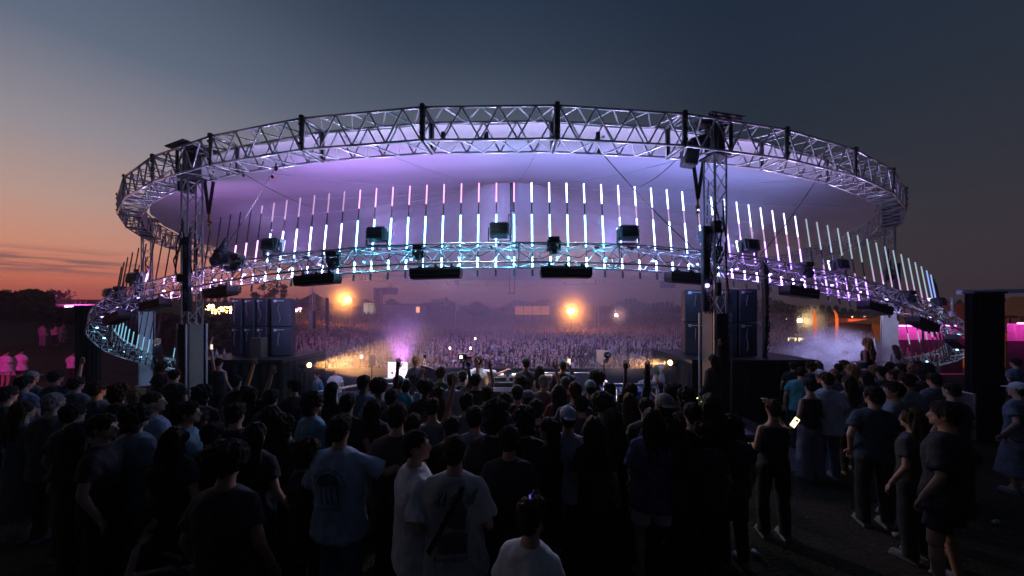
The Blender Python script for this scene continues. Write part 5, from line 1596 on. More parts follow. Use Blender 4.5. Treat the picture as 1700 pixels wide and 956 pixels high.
def person(loc, rz, H, label, al='down', ar='down', head=0, fem=False, top='tee', bot='jeans', hair='short', hc='dark', tc=(.05, .05, .055), bc=(.03, .035, .05),
           skin=0, legs='stand', group=None, capc=None, shoes=(.16, .16, .17), lean=0.0):
    f = 0.86 if fem else 1.0
    if top == 'baggy' and fem: f = .92
    root = tag(empty('person', loc, R(rz)), label, 'person', group)
    sc = H / 1.775; root.scale = (sc, sc, sc)
    if lean: root.rotation_euler = (R(-lean), 0, R(rz))
    drop = -0.40 if legs == 'sit' else 0.0
    sk = SKINS[skin]
    b = link('body', body_mesh(al, ar, head, f, legs), root); setmat(b, sk)
    t = link('coat' if top == 'coat' else 'shirt', top_mesh(top, al, ar, f, legs), root); setmat(t, fab(tc))
    l = link({'skirt': 'skirt', 'shorts': 'shorts'}.get(bot, 'trousers'), bottom_mesh(bot, f, legs), root); setmat(l, fab(bc))
    h = link('cap' if 'cap' in hair else 'hair', hair_mesh(hair, head, drop), root); setmat(h, fab(capc or (.1, .1, .1)) if 'cap' in hair else mat('hair_' + hc, HAIRC[hc], 0.75, 0, 0.3, 40, 0.3, spec=0.15))
    if 'cap' in hair:
        h2 = link('hair', hair_mesh('crew', head, drop), root); setmat(h2, mat('hair_' + hc, HAIRC[hc], 0.75, 0, 0.3, 40, 0.3, spec=0.15))
    for s in (-1, 1):
        o = link('shoe', shoe_mesh(s, legs), root); setmat(o, fab(shoes))
    if head or rz > 90 or rz < -90 or legs == 'sit':
        ew, ei = eye_mesh(); Hm = headxf(head)
        for s in (-1, 1):
            o = link('eye', ew, root); o.location = Hm @ Vector((s * .030, .0885, 0)) + Vector((0, 0, 1.655 + drop)); o.rotation_euler = (0, 0, R(head))
            link('iris', ei, o)
    return root
def place(sx, sy, H, base=None):
    """standing point under a head whose crown shows at photo row sy"""
    best = None
    for k in range(1, 900):
        d = 1.2 + k * 0.02
        x = (sx - 850) * d / F
        g = base if base is not None else terrain(x, d)
        z = CAMZ - (sy - HY) * d / F
        e = abs(z - g - H)
        if best is None or e < best[0]: best = (e, x, d, g)
        if e < 0.006: break
    return Vector((best[1], best[2], best[3]))
W = (.70, .71, .73); G = (.32, .34, .38); LB = (.35, .46, .58); BK = (.022, .022, .027); NV = (.03, .04, .08); TL = (.03, .32, .38); DR = (.22, .03, .04); GN = (.03, .12, .09); JN = (.10, .14, .22); CR = (.5, .46, .38)
PEOPLE = {}
FRONT = 'people standing in the dark crowd behind the stage'
def pp(sx, sy, H, label, rz=0, base=None, **k):
    loc = place(sx, sy, H, base)
    PEOPLE[(sx, sy)] = person(loc, rz, H, label, group=k.pop('group', FRONT), **k)
    return PEOPLE[(sx, sy)]
# --- front rows
pp(564, 687, 1.80, 'man in a pale blue tee with a dark round print on the back', rz=-8, top='baggy', tc=(.36, .46, .62), al='down', ar='out', hair='short', hc='brown', bc=JN)
pp(689, 711, 1.78, 'man in a plain white tee turned sideways with his face in profile looking right', rz=-62, head=-22, top='baggy', tc=W, al='bent', ar='bent', hair='crew', hc='dark', bc=BK)
pp(755, 718, 1.80, 'broad man in an off-white shirt with a faded print and a dark back strap', rz=0, top='baggy', tc=(.40, .40, .42), al='bent', ar='bent', hair='crew', hc='brown', bc=JN)
pp(881, 825, 1.62, 'light-haired person with a shiny hair clip, lowest head in the picture', rz=-25, head=-20, fem=True, top='tee', tc=W, al='down', ar='down', hair='short', hc='brown', bc=BK)
pp(1082, 677, 1.74, 'person in a dark violet sports shirt numbered 05 and white shorts', rz=0, fem=True, top='baggy', tc=(.07, .06, .16), bc=(.5, .5, .5), bot='shorts', hair='long', hc='dark', al='bent', ar='down', skin=1)
pp(1284, 662, 1.68, 'woman with pinned-up hair and bare shoulders holding a lit phone', rz=-12, fem=True, top='tank', tc=BK, bc=(.014, .014, .017), bot='jeans', al='bent', ar='phone', hair='bun', hc='brown', skin=1)
pp(1572, 665, 1.84, 'large man in black tee and shorts striding in the right foreground', rz=25, head=10, top='baggy', tc=(.014, .014, .017), bot='shorts', bc=(.012, .012, .015), al='down', ar='pocket', hair='short', hc='dark', legs='wide', skin=1)
pp(1516, 677, 1.66, 'woman with long light brown hair between the two men at right', rz=20, fem=True, top='tee', tc=(.03, .03, .035), bc=(.015, .015, .018), hair='longwavy', hc='brown', al='down', skin=1)
pp(1451, 640, 1.80, 'man in a dark blue shirt and pale shoes standing right of the bright phone', rz=-18, head=20, top='tee', tc=(.03, .055, .10), bc=(.014, .014, .017), al='pocket', ar='bent', hair='short')
pp(1485, 632, 1.82, 'tall dark-haired man with an open white collar turned left at right', rz=35, head=25, top='long', tc=(.16, .19, .25), bc=BK, hair='short', al='bent')
pp(1691, 633, 1.72, 'person in a pale cap and long grey skirt at the far right edge', rz=10, fem=True, top='tee', tc=(.10, .14, .20), bot='skirt', bc=(.12, .15, .2), hair='cap', capc=(.45, .5, .6), al='pocket', ar='down')
pp(943, 673, 1.76, 'man in a backward pale cap and grey tee with a scrawled print on the back', rz=0, top='tee', tc=(.30, .34, .42), hair='capback', capc=(.35, .40, .48), bc=JN)
pp(912, 692, 1.66, 'long dark-haired woman in profile, left of the backward pale cap', rz=30, head=30, fem=True, top='tee', tc=BK, bc=BK, hair='long', al='bent', ar='bent')
pp(823, 667, 1.86, 'tall figure in a long black coat in the middle of the front crowd', rz=0, top='coat', tc=BK, bc=BK, hair='curly', al='bent', ar='bent')
pp(788, 673, 1.74, 'dark-haired man in a grey-blue tee just left of the long black coat', rz=0, top='tee', tc=(.20, .25, .33), hair='short', bc=BK)
pp(870, 677, 1.74, 'man with dark curly hair in black right of the long black coat', rz=-5, top='tee', tc=BK, hair='curly', bc=BK)
pp(659, 668, 1.84, 'tall man in a dark maroon shirt behind the man in profile', rz=5, top='tee', tc=(.06, .03, .04), hair='short', hc='brown', bc=BK)
pp(685, 686, 1.66, 'short dark-haired person in dark green between the maroon shirt and the profile man', rz=0, top='tee', tc=(.02, .05, .045), hair='short', bc=BK, fem=True)
pp(510, 730, 1.56, 'short woman with big curly brown hair left of the blue printed tee', rz=-20, fem=True, top='tee', tc=BK, bc=BK, hair='curly', hc='brown', al='bent')
pp(391, 668, 1.74, 'person in black with a slumped pale bag strap beside the left tower, seen from behind', rz=0, top='tee', tc=BK, bc=(.03, .03, .05), hair='short')
pp(450, 672, 1.72, 'long-haired woman in black left of the man in a light blue shirt', rz=0, fem=True, top='tee', tc=BK, bc=BK, hair='long')
pp(518, 652, 1.76, 'man in a light blue shirt turned right, left of the printed tee', rz=-30, head=-20, top='long', tc=(.16, .36, .50), bc=BK, hair='curly', al='down', ar='bent')
pp(551, 633, 1.68, 'slim woman with long straight dark hair below the pale handrail', rz=0, fem=True, top='tank', tc=BK, bc=BK, hair='long')
pp(577, 652, 1.76, 'man with dark round hair directly above the printed blue tee', rz=0, top='tee', tc=BK, bc=BK, hair='short')
pp(603, 622, 1.80, 'black-haired man in a grey-blue tee in front of the pale handrail', rz=-10, head=-10, top='tee', tc=(.20, .24, .32), bc=BK, hair='short', skin=2)
pp(628, 631, 1.76, 'man with round dark hair and black backpack straps over a grey tee', rz=0, top='tee', tc=(.22, .26, .34), bc=BK, hair='afro', al='down', ar='high', skin=2)
pp(661, 622, 1.78, 'man in a green backward cap and bright teal tee below the glowing panel', rz=0, top='tee', tc=TL, bc=BK, hair='capback', capc=(.02, .12, .11))
pp(674, 630, 1.68, 'woman in a pale blue top with black straps raising her right arm', rz=0, fem=True, top='tee', tc=LB, bc=BK, hair='short', ar='up', hc='dark')
pp(706, 632, 1.72, 'person in black with round dark hair under the blonde performer', rz=0, top='tee', tc=BK, bc=BK, hair='afro', skin=2)
pp(732, 608, 1.82, 'man in a dark green jacket looking at the stage left of the white jersey', rz=0, top='long', tc=(.02, .10, .06), bc=BK, hair='short', hc='brown')
pp(727, 640, 1.68, 'person with tousled light brown hair below the green jacket', rz=0, fem=True, top='tee', tc=(.1, .09, .08), bc=BK, hair='longwavy', hc='brown')
pp(718, 660, 1.68, 'dark-haired woman in a grey tank top with her right arm stretched up', rz=0, fem=True, top='tank', tc=(.14, .17, .24), bc=BK, hair='short', ar='high', skin=1)
pp(750, 618, 1.78, 'person in a pale top with an arm reaching up beside the green jacket', rz=-8, top='tee', tc=(.3, .38, .5), bc=BK, hair='cap', capc=(.08, .09, .08), ar='up', skin=2)
pp(790, 619, 1.76, 'dark-haired reveller in black reaching a hand up in front of the white jersey', rz=0, top='tee', tc=BK, bc=BK, hair='short', ar='up', skin=1)
pp(775, 651, 1.76, 'man in a grey tee with dark hair below the raised hand at the middle', rz=0, top='tee', tc=(.15, .17, .22), bc=BK, hair='short')
pp(838, 650, 1.74, 'person in a dark tee with hair parted in the middle, centre of the crowd', rz=0, top='tee', tc=(.04, .04, .05), bc=BK, hair='short', hc='brown')
pp(859, 637, 1.76, 'man in black directly behind the front of the mixing table', rz=0, top='tee', tc=BK, bc=BK, hair='crew')
pp(877, 646, 1.70, 'person in a faded blue cap in the crowd behind the mixing table', rz=0, top='tee', tc=(.05, .07, .09), bc=BK, hair='cap', capc=(.12, .15, .22))
pp(902, 622, 1.74, 'grey-haired person in a dusty pink tee with one arm raised behind the table', rz=0, top='tee', tc=(.16, .10, .11), bc=BK, hair='short', hc='grey', ar='up')
pp(866, 622, 1.80, 'man with dark hair in a dark teal tee below the black-capped performer', rz=0, top='tee', tc=(.02, .08, .10), bc=BK, hair='short')
pp(928, 637, 1.70, 'dark-haired woman in a deep red top right of the grey-haired person', rz=0, fem=True, top='tee', tc=DR, bc=BK, hair='long')
pp(939, 624, 1.74, 'person in a dark green cap behind the woman in deep red', rz=0, top='tee', tc=(.1, .12, .14), bc=BK, hair='cap', capc=(.04, .10, .08))
pp(955, 632, 1.86, 'tall man with cropped hair in a navy shirt with a pale patch on the back', rz=0, top='tee', tc=NV, bc=BK, hair='crew', hc='brown')
pp(980, 630, 1.76, 'man in a pale teal cap right of the tall cropped man', rz=0, top='tee', tc=(.04, .05, .06), bc=BK, hair='cap', capc=(.25, .42, .45))
pp(991, 618, 1.80, 'person with a round afro standing right of the pale handrail', rz=0, top='tee', tc=BK, bc=BK, hair='afro', skin=2)
pp(1012, 633, 1.74, 'black silhouette with the left arm raised high under the ball camera', rz=0, top='tee', tc=BK, bc=BK, hair='short', ar='high', skin=2)
pp(1048, 635, 1.74, 'black silhouette pointing one finger up right of the ball camera', rz=0, top='long', tc=BK, bc=BK, hair='short', ar='high', skin=2)
pp(1045, 652, 1.68, 'woman with long brown hair lit at its edge, left of the tall backward baseball cap', rz=0, fem=True, top='tee', tc=BK, bc=BK, hair='long', hc='brown')
pp(1073, 660, 1.72, 'dark-haired person between the long-haired woman and the tall baseball cap', rz=0, top='tee', tc=(.05, .05, .06), bc=BK, hair='short')
pp(1103, 652, 1.88, 'tall man in a grey backward baseball cap right of centre', rz=0, top='tee', tc=(.05, .06, .08), bc=BK, hair='capback', capc=(.22, .22, .2))
pp(1017, 677, 1.66, 'woman with long wavy dark hair left of the numbered shirt', rz=0, fem=True, top='tee', tc=BK, bc=BK, hair='longwavy')
pp(1118, 690, 1.66, 'woman with reddish light on her long hair right of the numbered shirt', rz=-8, fem=True, top='tee', tc=(.03, .025, .03), bc=BK, hair='longwavy', hc='brown')
pp(1150, 668, 1.76, 'dark figure in black left of the right front tower', rz=0, top='long', tc=BK, bc=BK, hair='short')
pp(1181, 652, 1.84, 'tall dark figure with long hair right against the right front tower', rz=0, top='coat', tc=BK, bc=BK, hair='long')
pp(1140, 645, 1.76, 'dark figure with curly hair in front of the right speaker platform', rz=0, top='tee', tc=BK, bc=BK, hair='curly')
pp(965, 655, 1.70, 'short dark-haired person in a grey print tee behind the backward pale cap', rz=0, top='tee', tc=(.1, .11, .14), bc=BK, hair='short', fem=True)
pp(890, 662, 1.72, 'dark head with straight hair behind the curly man, centre right', rz=0, top='tee', tc=BK, bc=BK, hair='short')
# --- left crowd
pp(252, 648, 1.82, 'fair crop-haired man in a pale tee right of the bald grey shirt, looking right', rz=-20, head=-30, top='baggy', tc=(.24, .30, .40), bc=BK, hair='crew', hc='brown')
pp(224, 672, 1.76, 'man with big dark hair in a patterned blue and white shirt', rz=-15, top='baggy', tc=(.16, .24, .30), bc=BK, hair='curly')
pp(309, 665, 1.78, 'dark-haired man in a light blue shirt with his right arm held out', rz=-50, head=-10, top='long', tc=(.16, .30, .40), bc=(.05, .09, .14), hair='short', ar='out')
pp(291, 708, 1.64, 'woman with long dark brown hair in front of the light blue shirt', rz=0, fem=True, top='tee', tc=BK, bc=(.03, .06, .09), hair='longwavy', hc='dark')
pp(169, 686, 1.76, 'man in dark clothes with his face turned right at the left of the crowd', rz=-60, head=-15, top='tee', tc=BK, bc=BK, hair='short')
pp(87, 650, 1.78, 'bald-looking man in a wide grey shirt on the left', rz=0, top='baggy', tc=(.09, .09, .10), bc=BK, hair='crew', hc='grey')
pp(37, 665, 1.66, 'woman in a teal top and long pale skirt at the far left', rz=-10, fem=True, top='tee', tc=(.05, .14, .18), bot='skirt', bc=(.13, .13, .15), hair='long', hc='brown')
pp(240, 794, 1.26, 'light brown-haired woman sitting low with one bare leg forward at lower left', rz=-70, fem=True, top='tank', tc=BK, bot='shorts', bc=(.08, .1, .13), hair='longwavy', hc='brown', legs='sit', al='bent', ar='bent', shoes=(.05, .2, .24))
pp(39, 623, 1.76, 'person in a pale blue top at the back left below the magenta-lit figures', rz=0, top='tee', tc=(.14, .2, .32), bc=BK, hair='short')
pp(51, 615, 1.74, 'person in a pale cap at the back left edge of the crowd', rz=0, top='tee', tc=(.08, .11, .14), bc=BK, hair='cap', capc=(.2, .26, .32))
pp(92, 614, 1.76, 'person with one arm half raised at the back left', rz=0, top='tee', tc=(.06, .09, .12), bc=BK, hair='short', ar='up')
pp(126, 625, 1.72, 'person in a grey top at the back left under the black column', rz=0, top='tee', tc=(.08, .09, .11), bc=BK, hair='short')
pp(161, 632, 1.76, 'man in a dim grey tee below the low bend of the truss', rz=0, top='tee', tc=(.10, .12, .16), bc=BK, hair='short')
pp(197, 638, 1.72, 'person in black in the left crowd below the teal lamp tubes', rz=0, top='tee', tc=BK, bc=BK, hair='curly')
pp(226, 643, 1.72, 'light-haired person at the back of the left crowd', rz=0, fem=True, top='tee', tc=(.08, .09, .12), bc=BK, hair='short', hc='blond')
pp(268, 600, 1.70, 'woman with big curly hair left of the rear left tower panel', rz=0, fem=True, top='tee', tc=BK, bc=BK, hair='curly', al='down')
pp(290, 612, 1.72, 'dark-haired person standing right in front of the rear left tower panel', rz=0, top='tee', tc=BK, bc=BK, hair='short')
pp(364, 594, 1.72, 'woman in a sleeveless black top raising one hand to a phone beside the left platform', rz=0, fem=True, top='tank', tc=BK, bc=BK, hair='bun', al='high')
pp(352, 590, 1.7, 'light-haired woman just right of the left front tower', rz=10, fem=True, top='tank', tc=BK, bc=BK, hair='long', hc='blond')
pp(392, 622, 1.70, 'person making a finger sign with a raised hand below the left platform', rz=0, fem=True, top='tee', tc=BK, bc=BK, hair='bun', ar='high')
pp(416, 642, 1.68, 'person with a pale raised hand in the dark left of centre', rz=0, fem=True, top='tee', tc=BK, bc=BK, hair='long', ar='high')
pp(450, 645, 1.74, 'man with short hair in black, middle left of the crowd', rz=0, top='tee', tc=BK, bc=BK, hair='short')
pp(488, 628, 1.74, 'person with warm light on the forehead looking left below the left platform', rz=60, head=30, top='tee', tc=BK, bc=BK, hair='short')
pp(424, 700, 1.68, 'woman with long dark hair in black, left of the curly-haired short woman', rz=0, fem=True, top='tee', tc=BK, bc=BK, hair='long')
pp(335, 640, 1.74, 'dark figure at the foot of the left front tower', rz=0, top='tee', tc=BK, bc=BK, hair='curly')
pp(120, 668, 1.72, 'dim person in black behind the wide grey shirt', rz=0, top='tee', tc=BK, bc=BK, hair='short')
pp(10, 640, 1.74, 'dim person at the extreme left edge of the picture', rz=0, top='tee', tc=(.06, .07, .09), bc=BK, hair='short')
# --- right crowd
pp(1373, 617, 1.80, 'man in a luminous pale blue tee in the right-hand crowd', rz=-5, top='baggy', tc=(.55, .60, .75), bc=(.10, .13, .24), hair='short')
pp(1345, 628, 1.70, 'woman in a black tank top and pale patterned trousers left of the luminous blue tee', rz=0, fem=True, top='tank', tc=BK, bot='wide', bc=(.20, .20, .30), hair='short')
pp(1362, 612, 1.72, 'person in a white cap right behind the black tank top', rz=0, top='tee', tc=BK, bc=BK, hair='cap', capc=W)
pp(1409, 622, 1.72, 'person in a pale patterned top right of the luminous blue tee', rz=0, fem=True, top='tee', tc=(.25, .24, .24), bc=BK, hair='long')
pp(1438, 615, 1.70, 'woman with long dark hair in the middle of the right-hand crowd', rz=0, fem=True, top='tee', tc=BK, bc=BK, hair='long')
pp(1464, 607, 1.76, 'man with a dark green back print in the right-hand crowd', rz=0, top='tee', tc=(.03, .06, .06), bc=BK, hair='short')
pp(1497, 602, 1.76, 'dark-haired man with his head turned left near the rear right tower', rz=30, head=30, top='tee', tc=(.08, .10, .16), bc=BK, hair='short')
pp(1505, 618, 1.82, 'broad man in a greyish white tee right of the rear tower', rz=-5, top='baggy', tc=(.24, .28, .34), bc=BK, hair='short')
pp(1533, 610, 1.72, 'dark person between the greyish tee and the barrier', rz=0, top='tee', tc=BK, bc=BK, hair='curly')
pp(1551, 618, 1.74, 'person in a grey tee near the barrier at right', rz=0, top='tee', tc=(.10, .13, .16), bc=BK, hair='short')
pp(1581, 633, 1.76, 'dim man with cropped hair standing at the barrier on the right', rz=0, top='tee', tc=(.06, .06, .07), bc=BK, hair='crew')
pp(1330, 607, 1.76, 'man in a teal tee with his face turned right behind the platform corner', rz=-40, head=-20, top='tee', tc=(.05, .28, .32), bc=BK, hair='crew')
pp(1652, 600, 1.70, 'dim person in blue beyond the right black column', rz=0, top='tee', tc=(.06, .1, .16), bc=BK, hair='short')
pp(1687, 594, 1.72, 'person in a faded blue top at the far right in front of the magenta stall', rz=0, top='tee', tc=(.1, .18, .26), bc=BK, hair='short')
for k, (sx, sy) in enumerate([(1316, 600), (1346, 601), (1358, 598), (1392, 602), (1402, 597), (1415, 603), (1428, 598), (1447, 601), (1452, 607), (1478, 600), (1484, 612), (1515, 603), (1524, 598), (1425, 612), (1385, 612), (1540, 603)]):
    c = [BK, (.1, .11, .16), (.2, .22, .3), BK, (.05, .12, .14), BK][k % 6]
    hh = ['short', 'curly', 'long', 'crew', 'short', 'longwavy', 'capback'][k % 7]
    who = {'short': 'short dark-haired', 'curly': 'curly-haired', 'long': 'long straight-haired', 'crew': 'cropped-haired', 'longwavy': 'wavy long-haired', 'capback': 'cap-wearing'}[hh]
    pos = ['first', 'second', 'third', 'fourth', 'fifth', 'sixth', 'seventh', 'eighth', 'ninth', 'tenth', 'eleventh', 'twelfth', 'thirteenth', 'fourteenth', 'fifteenth', 'sixteenth'][
        sorted([1316, 1346, 1358, 1392, 1402, 1415, 1428, 1447, 1452, 1478, 1484, 1515, 1524, 1425, 1385, 1540]).index(sx)]
    pp(sx, sy, 1.62 + 0.03 * (k % 6), '%s person, %s from the left in the back rows before the smoke' % (who, pos), rz=(k * 37) % 50 - 25, head=(0, 30, -30)[k % 3], top='tee', tc=c, bc=BK, hair=hh, hc=['dark', 'brown', 'blond'][k % 3], capc=(.1, .1, .12), fem=hh.startswith('long'), group='people in the back rows of the right-hand crowd')
for k, (sx, sy, nm) in enumerate([(470, 690, 'left of the curly-haired short woman'), (352, 700, 'below the left front tower'), (620, 660, 'right of the round dark hair above the printed tee'), (808, 640, 'behind the reveller with a raised hand'),
                              (1000, 655, 'between the cropped man and the brown-haired woman'), (1215, 690, 'beside the right front tower foot'), (750, 690, 'between the profile man and the broad off-white shirt'),
                              (985, 690, 'right of the scrawled grey tee'), (845, 705, 'in front of the long black coat'), (375, 740, 'in the darkness at lower left'), (1170, 700, 'left of the right front tower foot'),
                              (330, 680, 'in front of the left front tower'), (130, 700, 'low in the dark left corner'), (650, 645, 'behind the tall maroon shirt'), (1120, 640, 'behind the tall backward baseball cap')]):
    hh = ['curly', 'short', 'long', 'short', 'afro'][k % 5]
    pp(sx, sy, 1.60 + 0.04 * (k % 5), '%s dark-clad reveller %s' % ({'curly': 'curly-haired', 'short': 'short-haired', 'long': 'long-haired', 'afro': 'round-haired'}[hh], nm), top='tee', tc=(.03, .03, .035), bc=BK, hair=hh, fem=hh == 'long', skin=1)

# --- on the stage
ST = 'people on the stage'
dj = pp(795, 590, 1.80, 'performer in a white jersey with red lettering, one arm held out', base=DECKZ, top='baggy', tc=(.78, .78, .80), bc=BK, hair='short', hc='brown', al='down', ar='side', group=ST)
pp(768, 614, 1.76, 'camera operator in black lifting a camera on a gimbal', base=DECKZ, top='tee', tc=BK, bc=BK, hair='cap', capc=(.06, .08, .07), ar='up', al='phone', group=ST)
pp(873, 593, 1.82, 'man in a black cap and black tee behind the mixing table', base=DECKZ, head=30, top='tee', tc=(.03, .03, .04), bc=BK, hair='cap', capc=BK, al='bent', group=ST)
pp(896, 606, 1.66, 'woman with very long straight black hair and a cream top at the table', base=DECKZ, fem=True, top='tank', tc=CR, bc=CR, hair='long', group=ST)
pp(934, 597, 1.78, 'performer in a black jacket and green cap raising a lit phone', base=DECKZ, rz=-10, head=20, top='long', tc=BK, bc=(.5, .5, .5), hair='cap', capc=(.04, .09, .08), ar='phone', group=ST)
pp(690, 591, 1.74, 'blonde woman in a black top holding up a phone beside the glowing panel', base=DECKZ, fem=True, top='tee', tc=(.03, .03, .06), bc=LB, hair='bun', hc='blond', ar='phone', group=ST)
pp(557, 610, 1.70, 'worker in a white tee bending near the amber beam', base=-1.0, rz=10, top='tee', tc=W, bc=BK, hair='short', group=ST, lean=0)
pp(527, 616, 1.66, 'person in a blue denim jacket beside the white tee worker at the left pit', base=-1.0, rz=150, top='long', tc=(.10, .22, .34), bc=BK, hair='short', group=ST)
pp(1073, 613, 1.70, 'guard in a pale checked shirt facing the camera by the right amber lamp', base=-.62, rz=175, top='tee', tc=(.45, .45, .52), bc=BK, hair='short', al='lean', ar='lean', group=ST)
pp(1097, 604, 1.78, 'man in a white shirt behind the leaning person in a green cap', base=-.80, rz=185, top='tee', tc=(.6, .6, .68), bc=BK, hair='cap', capc=W, group=ST)
pp(1090, 614, 1.66, 'person in a green cap and navy vest leaning forward by the right amber lamp', base=-.62, rz=178, top='tank', tc=NV, bc=BK, hair='cap', capc=(.02, .12, .10), al='lean', ar='lean', group=ST)
pp(1184, 588, 1.72, 'woman with long dark hair and one arm up standing against the right front tower panel', base=0.05, rz=20, fem=True, top='long', tc=(.04, .03, .03), bc=(.04, .05, .08), hair='long', ar='high')
pp(1440, 560, 1.66, 'blonde woman in a bright blue skirt raised above the crowd', base=0.35, rz=25, fem=True, top='tank', tc=NV, bot='skirt', bc=(.05, .35, .60), hair='longwavy', hc='blond', al='bent')
pp(1486, 572, 1.66, 'woman in white with an arm bent behind the rear right tower panel', base=-0.2, rz=0, fem=True, top='tank', tc=W, bot='wide', bc=W, hair='long', hc='brown', al='bent', ar='hip')
pp(337, 567, 1.68, 'woman in pink-white with both arms on her head right of the rear left tower panel', base=-0.35, rz=0, fem=True, top='tank', tc=(.6, .45, .6), bot='wide', bc=W, hair='long', hc='brown', al='up', ar='up')
pp(262, 562, 1.78, 'curly blond man in a dark suit jacket standing left of the rear left tower panel', base=-0.35, rz=-70, head=-15, top='long', tc=BK, bc=BK, hair='curly', hc='blond')
# magenta-lit people on the left slope
MG = 'magenta-lit people on the left slope'
def slope(sx, sy, d, H, label, **k):
    x = (sx - 850) * d / F
    return person(Vector((x, d, terrain(x, d))), k.pop('rz', 0), H, label, group=MG, **k)
slope(9, 580, 16.0, 1.76, 'magenta-lit man in a white tee and shorts at the left edge', top='baggy', tc=W, bot='shorts', bc=(.5, .5, .5), hair='short', al='bent', ar='bent')
slope(34, 578, 16.4, 1.78, 'magenta-lit man in a white tee and dark shorts with hands on hips', top='baggy', tc=W, bot='shorts', bc=BK, hair='short', al='hip', ar='hip')
slope(24, 600, 16.9, 1.45, 'person crouching behind the man with hands on hips', top='tee', tc=(.5, .4, .5), bot='shorts', bc=BK, hair='short', legs='sit')
slope(70, 548, 26, 1.72, 'magenta-lit person walking up the left slope', top='tee', tc=(.5, .45, .45), bc=(.3, .3, .3), hair='short')
slope(90, 550, 26.5, 1.74, 'magenta-lit person in the middle of the slope group', top='tee', tc=(.6, .5, .5), bc=BK, hair='long', fem=True)
slope(103, 540, 28, 1.70, 'magenta-lit person higher on the left slope', top='tee', tc=(.6, .5, .5), bot='skirt', bc=(.4, .3, .35), hair='long', fem=True)
slope(119, 580, 17.5, 1.6, 'magenta-lit person bending beside the left black column', top='tee', tc=W, bc=BK, hair='short', al='bent')
# seat under the seated woman and the phone she does not hold
c_ = PEOPLE[(240, 794)].location
bx = MB(); bx.box((0, 0, .19), (.5, .45, .38), None, .02); tag(bx.build('low_crate', mat('crate_dark', (.06, .05, .045), .8), None, (c_.x - .02, c_.y, c_.z)), 'low dark crate under the seated woman at lower left', 'crate')
# riser under the two raised women
for kx, ky, lab in ((1440, 560, 'dark riser box under the woman in the blue skirt'), (1184, 588, 'dark riser under the woman at the right front tower')):
    q = PEOPLE[(kx, ky)].location; g = terrain(q.x, q.y) - .1
    bx = MB(); bx.box((0, 0, (q.z - g) / 2), (.8, .6, q.z - g), None, .01); tag(bx.build('riser', BLACK, None, (q.x, q.y, g)), lab, 'riser')

# --- phones and cameras held up
def phone(p, rz, label, glow, tilt=0.0, w=0.075, h=0.15):
    r_ = tag(empty('phone', p, R(rz)), label, 'phone', 'phones held in the crowd')
    r_.rotation_euler = (R(tilt), 0, R(rz))
    MB().box((0, 0, 0), (w, 0.009, h), None, .004).build('case', BLACK, r_)
    MB().box((0, -0.006, 0), (w * .88, 0.003, h * .9)).build('screen', glow, r_)
    return r_
def hand_world(key, s, pose, fwd=0.05, up=0.08):
    r_ = PEOPLE[key]; bpy.context.view_layer.update()
    e, w = ARMS[pose]; v = Vector((s * w[0], w[1] + fwd, w[2] + up))
    return r_.matrix_world @ v
PH = emit('phone_warm', (1.0, 0.72, 0.36), 3.0)
v = P(1319, 701, PEOPLE[(1284, 662)].location.y + 0.36)
r_ = phone(v, -20, 'bright warm phone screen held by the bare-shouldered woman', PH, -12); r_.rotation_euler = (R(-15), R(38), R(-15))
MB().box((0.008, -0.009, 0.035), (.03, .002, .03)).build('picture', mat('picture_blue', (0.05, .1, .3), .5), r_)
point('phone_glow', v + Vector((-.06, -.1, 0.02)), (1.0, .75, .4), 0.25, 0.04)
phone(hand_world((934, 597), 1, 'phone'), 0, 'lit phone held by the performer in the black jacket', emit('phone_face', (1, .65, .45), 2.0))
phone(hand_world((690, 591), 1, 'phone'), 0, 'dark phone held up by the blonde woman', BLACK)
phone(hand_world((364, 594), -1, 'high', 0, .12), 0, 'small phone held up beside the left platform', emit('phone_dim', (1, .8, .7), 1.2))
phone(P(802, 642, 5.2), 0, 'dim phone in the crowd below the white jersey', BLACK) if False else None
# gimbal camera
p = P(768, 592, 6.6); r_ = tag(empty('video_camera', p), 'dark video camera with a white lit screen on a gimbal above the camera operator', 'camera')
MB().box((0, 0, 0), (.16, .12, .11), None, .015).cyl((0, .06, 0), (0, .17, 0), .04, n=14).build('body', BLACK, r_)
MB().box((-.02, -.066, 0.0), (.05, .006, .05)).build('screen', emit('camera_screen', (1, .92, .9), 5), r_)
MB().box((.12, 0, -.02), (.1, .05, .05)).cyl((.1, 0, -.02), (0.02, 0, -.1), .014, n=6).cyl((0.02, 0, -.1), (.0, 0, -.34), .018, n=8).build('gimbal', BLACK, r_)

# --- prints and straps projected on backs
def project(key, me, cx, cz, name, m, off=0.006, yaw_local=0.0):
    r_ = PEOPLE[key]
    sh = [c for c in r_.children if c.name.startswith('shirt')][0]
    bm = bmesh.new(); bm.from_mesh(sh.data); bv = BVHTree.FromBMesh(bm); bm.free()
    me = me.copy()
    b2 = bmesh.new(); b2.from_mesh(me)
    bmesh.ops.triangulate(b2, faces=b2.faces)
    for _ in range(2):
        lng = [e for e in b2.edges if e.calc_length() > 0.03]
        if lng: bmesh.ops.subdivide_edges(b2, edges=lng, cuts=1)
    bmesh.ops.triangulate(b2, faces=b2.faces)
    for v in b2.verts:
        o = Vector((v.co.x + cx, -1.0, v.co.y + cz))
        h, n, i_, d_ = bv.ray_cast(o, Vector((0, 1, 0)))
        v.co = (h + Vector((0, -off, 0))) if h is not None else Vector((o.x, -.13, o.z))
    b2.to_mesh(me); b2.free(); me.materials.clear(); me.materials.append(m)
    o = link(name, me, sh); return o
PRINT = mat('print_dark', (0.03, 0.035, 0.05), 0.8); PRINTF = mat('print_faded', (0.10, 0.10, 0.11), 0.8)
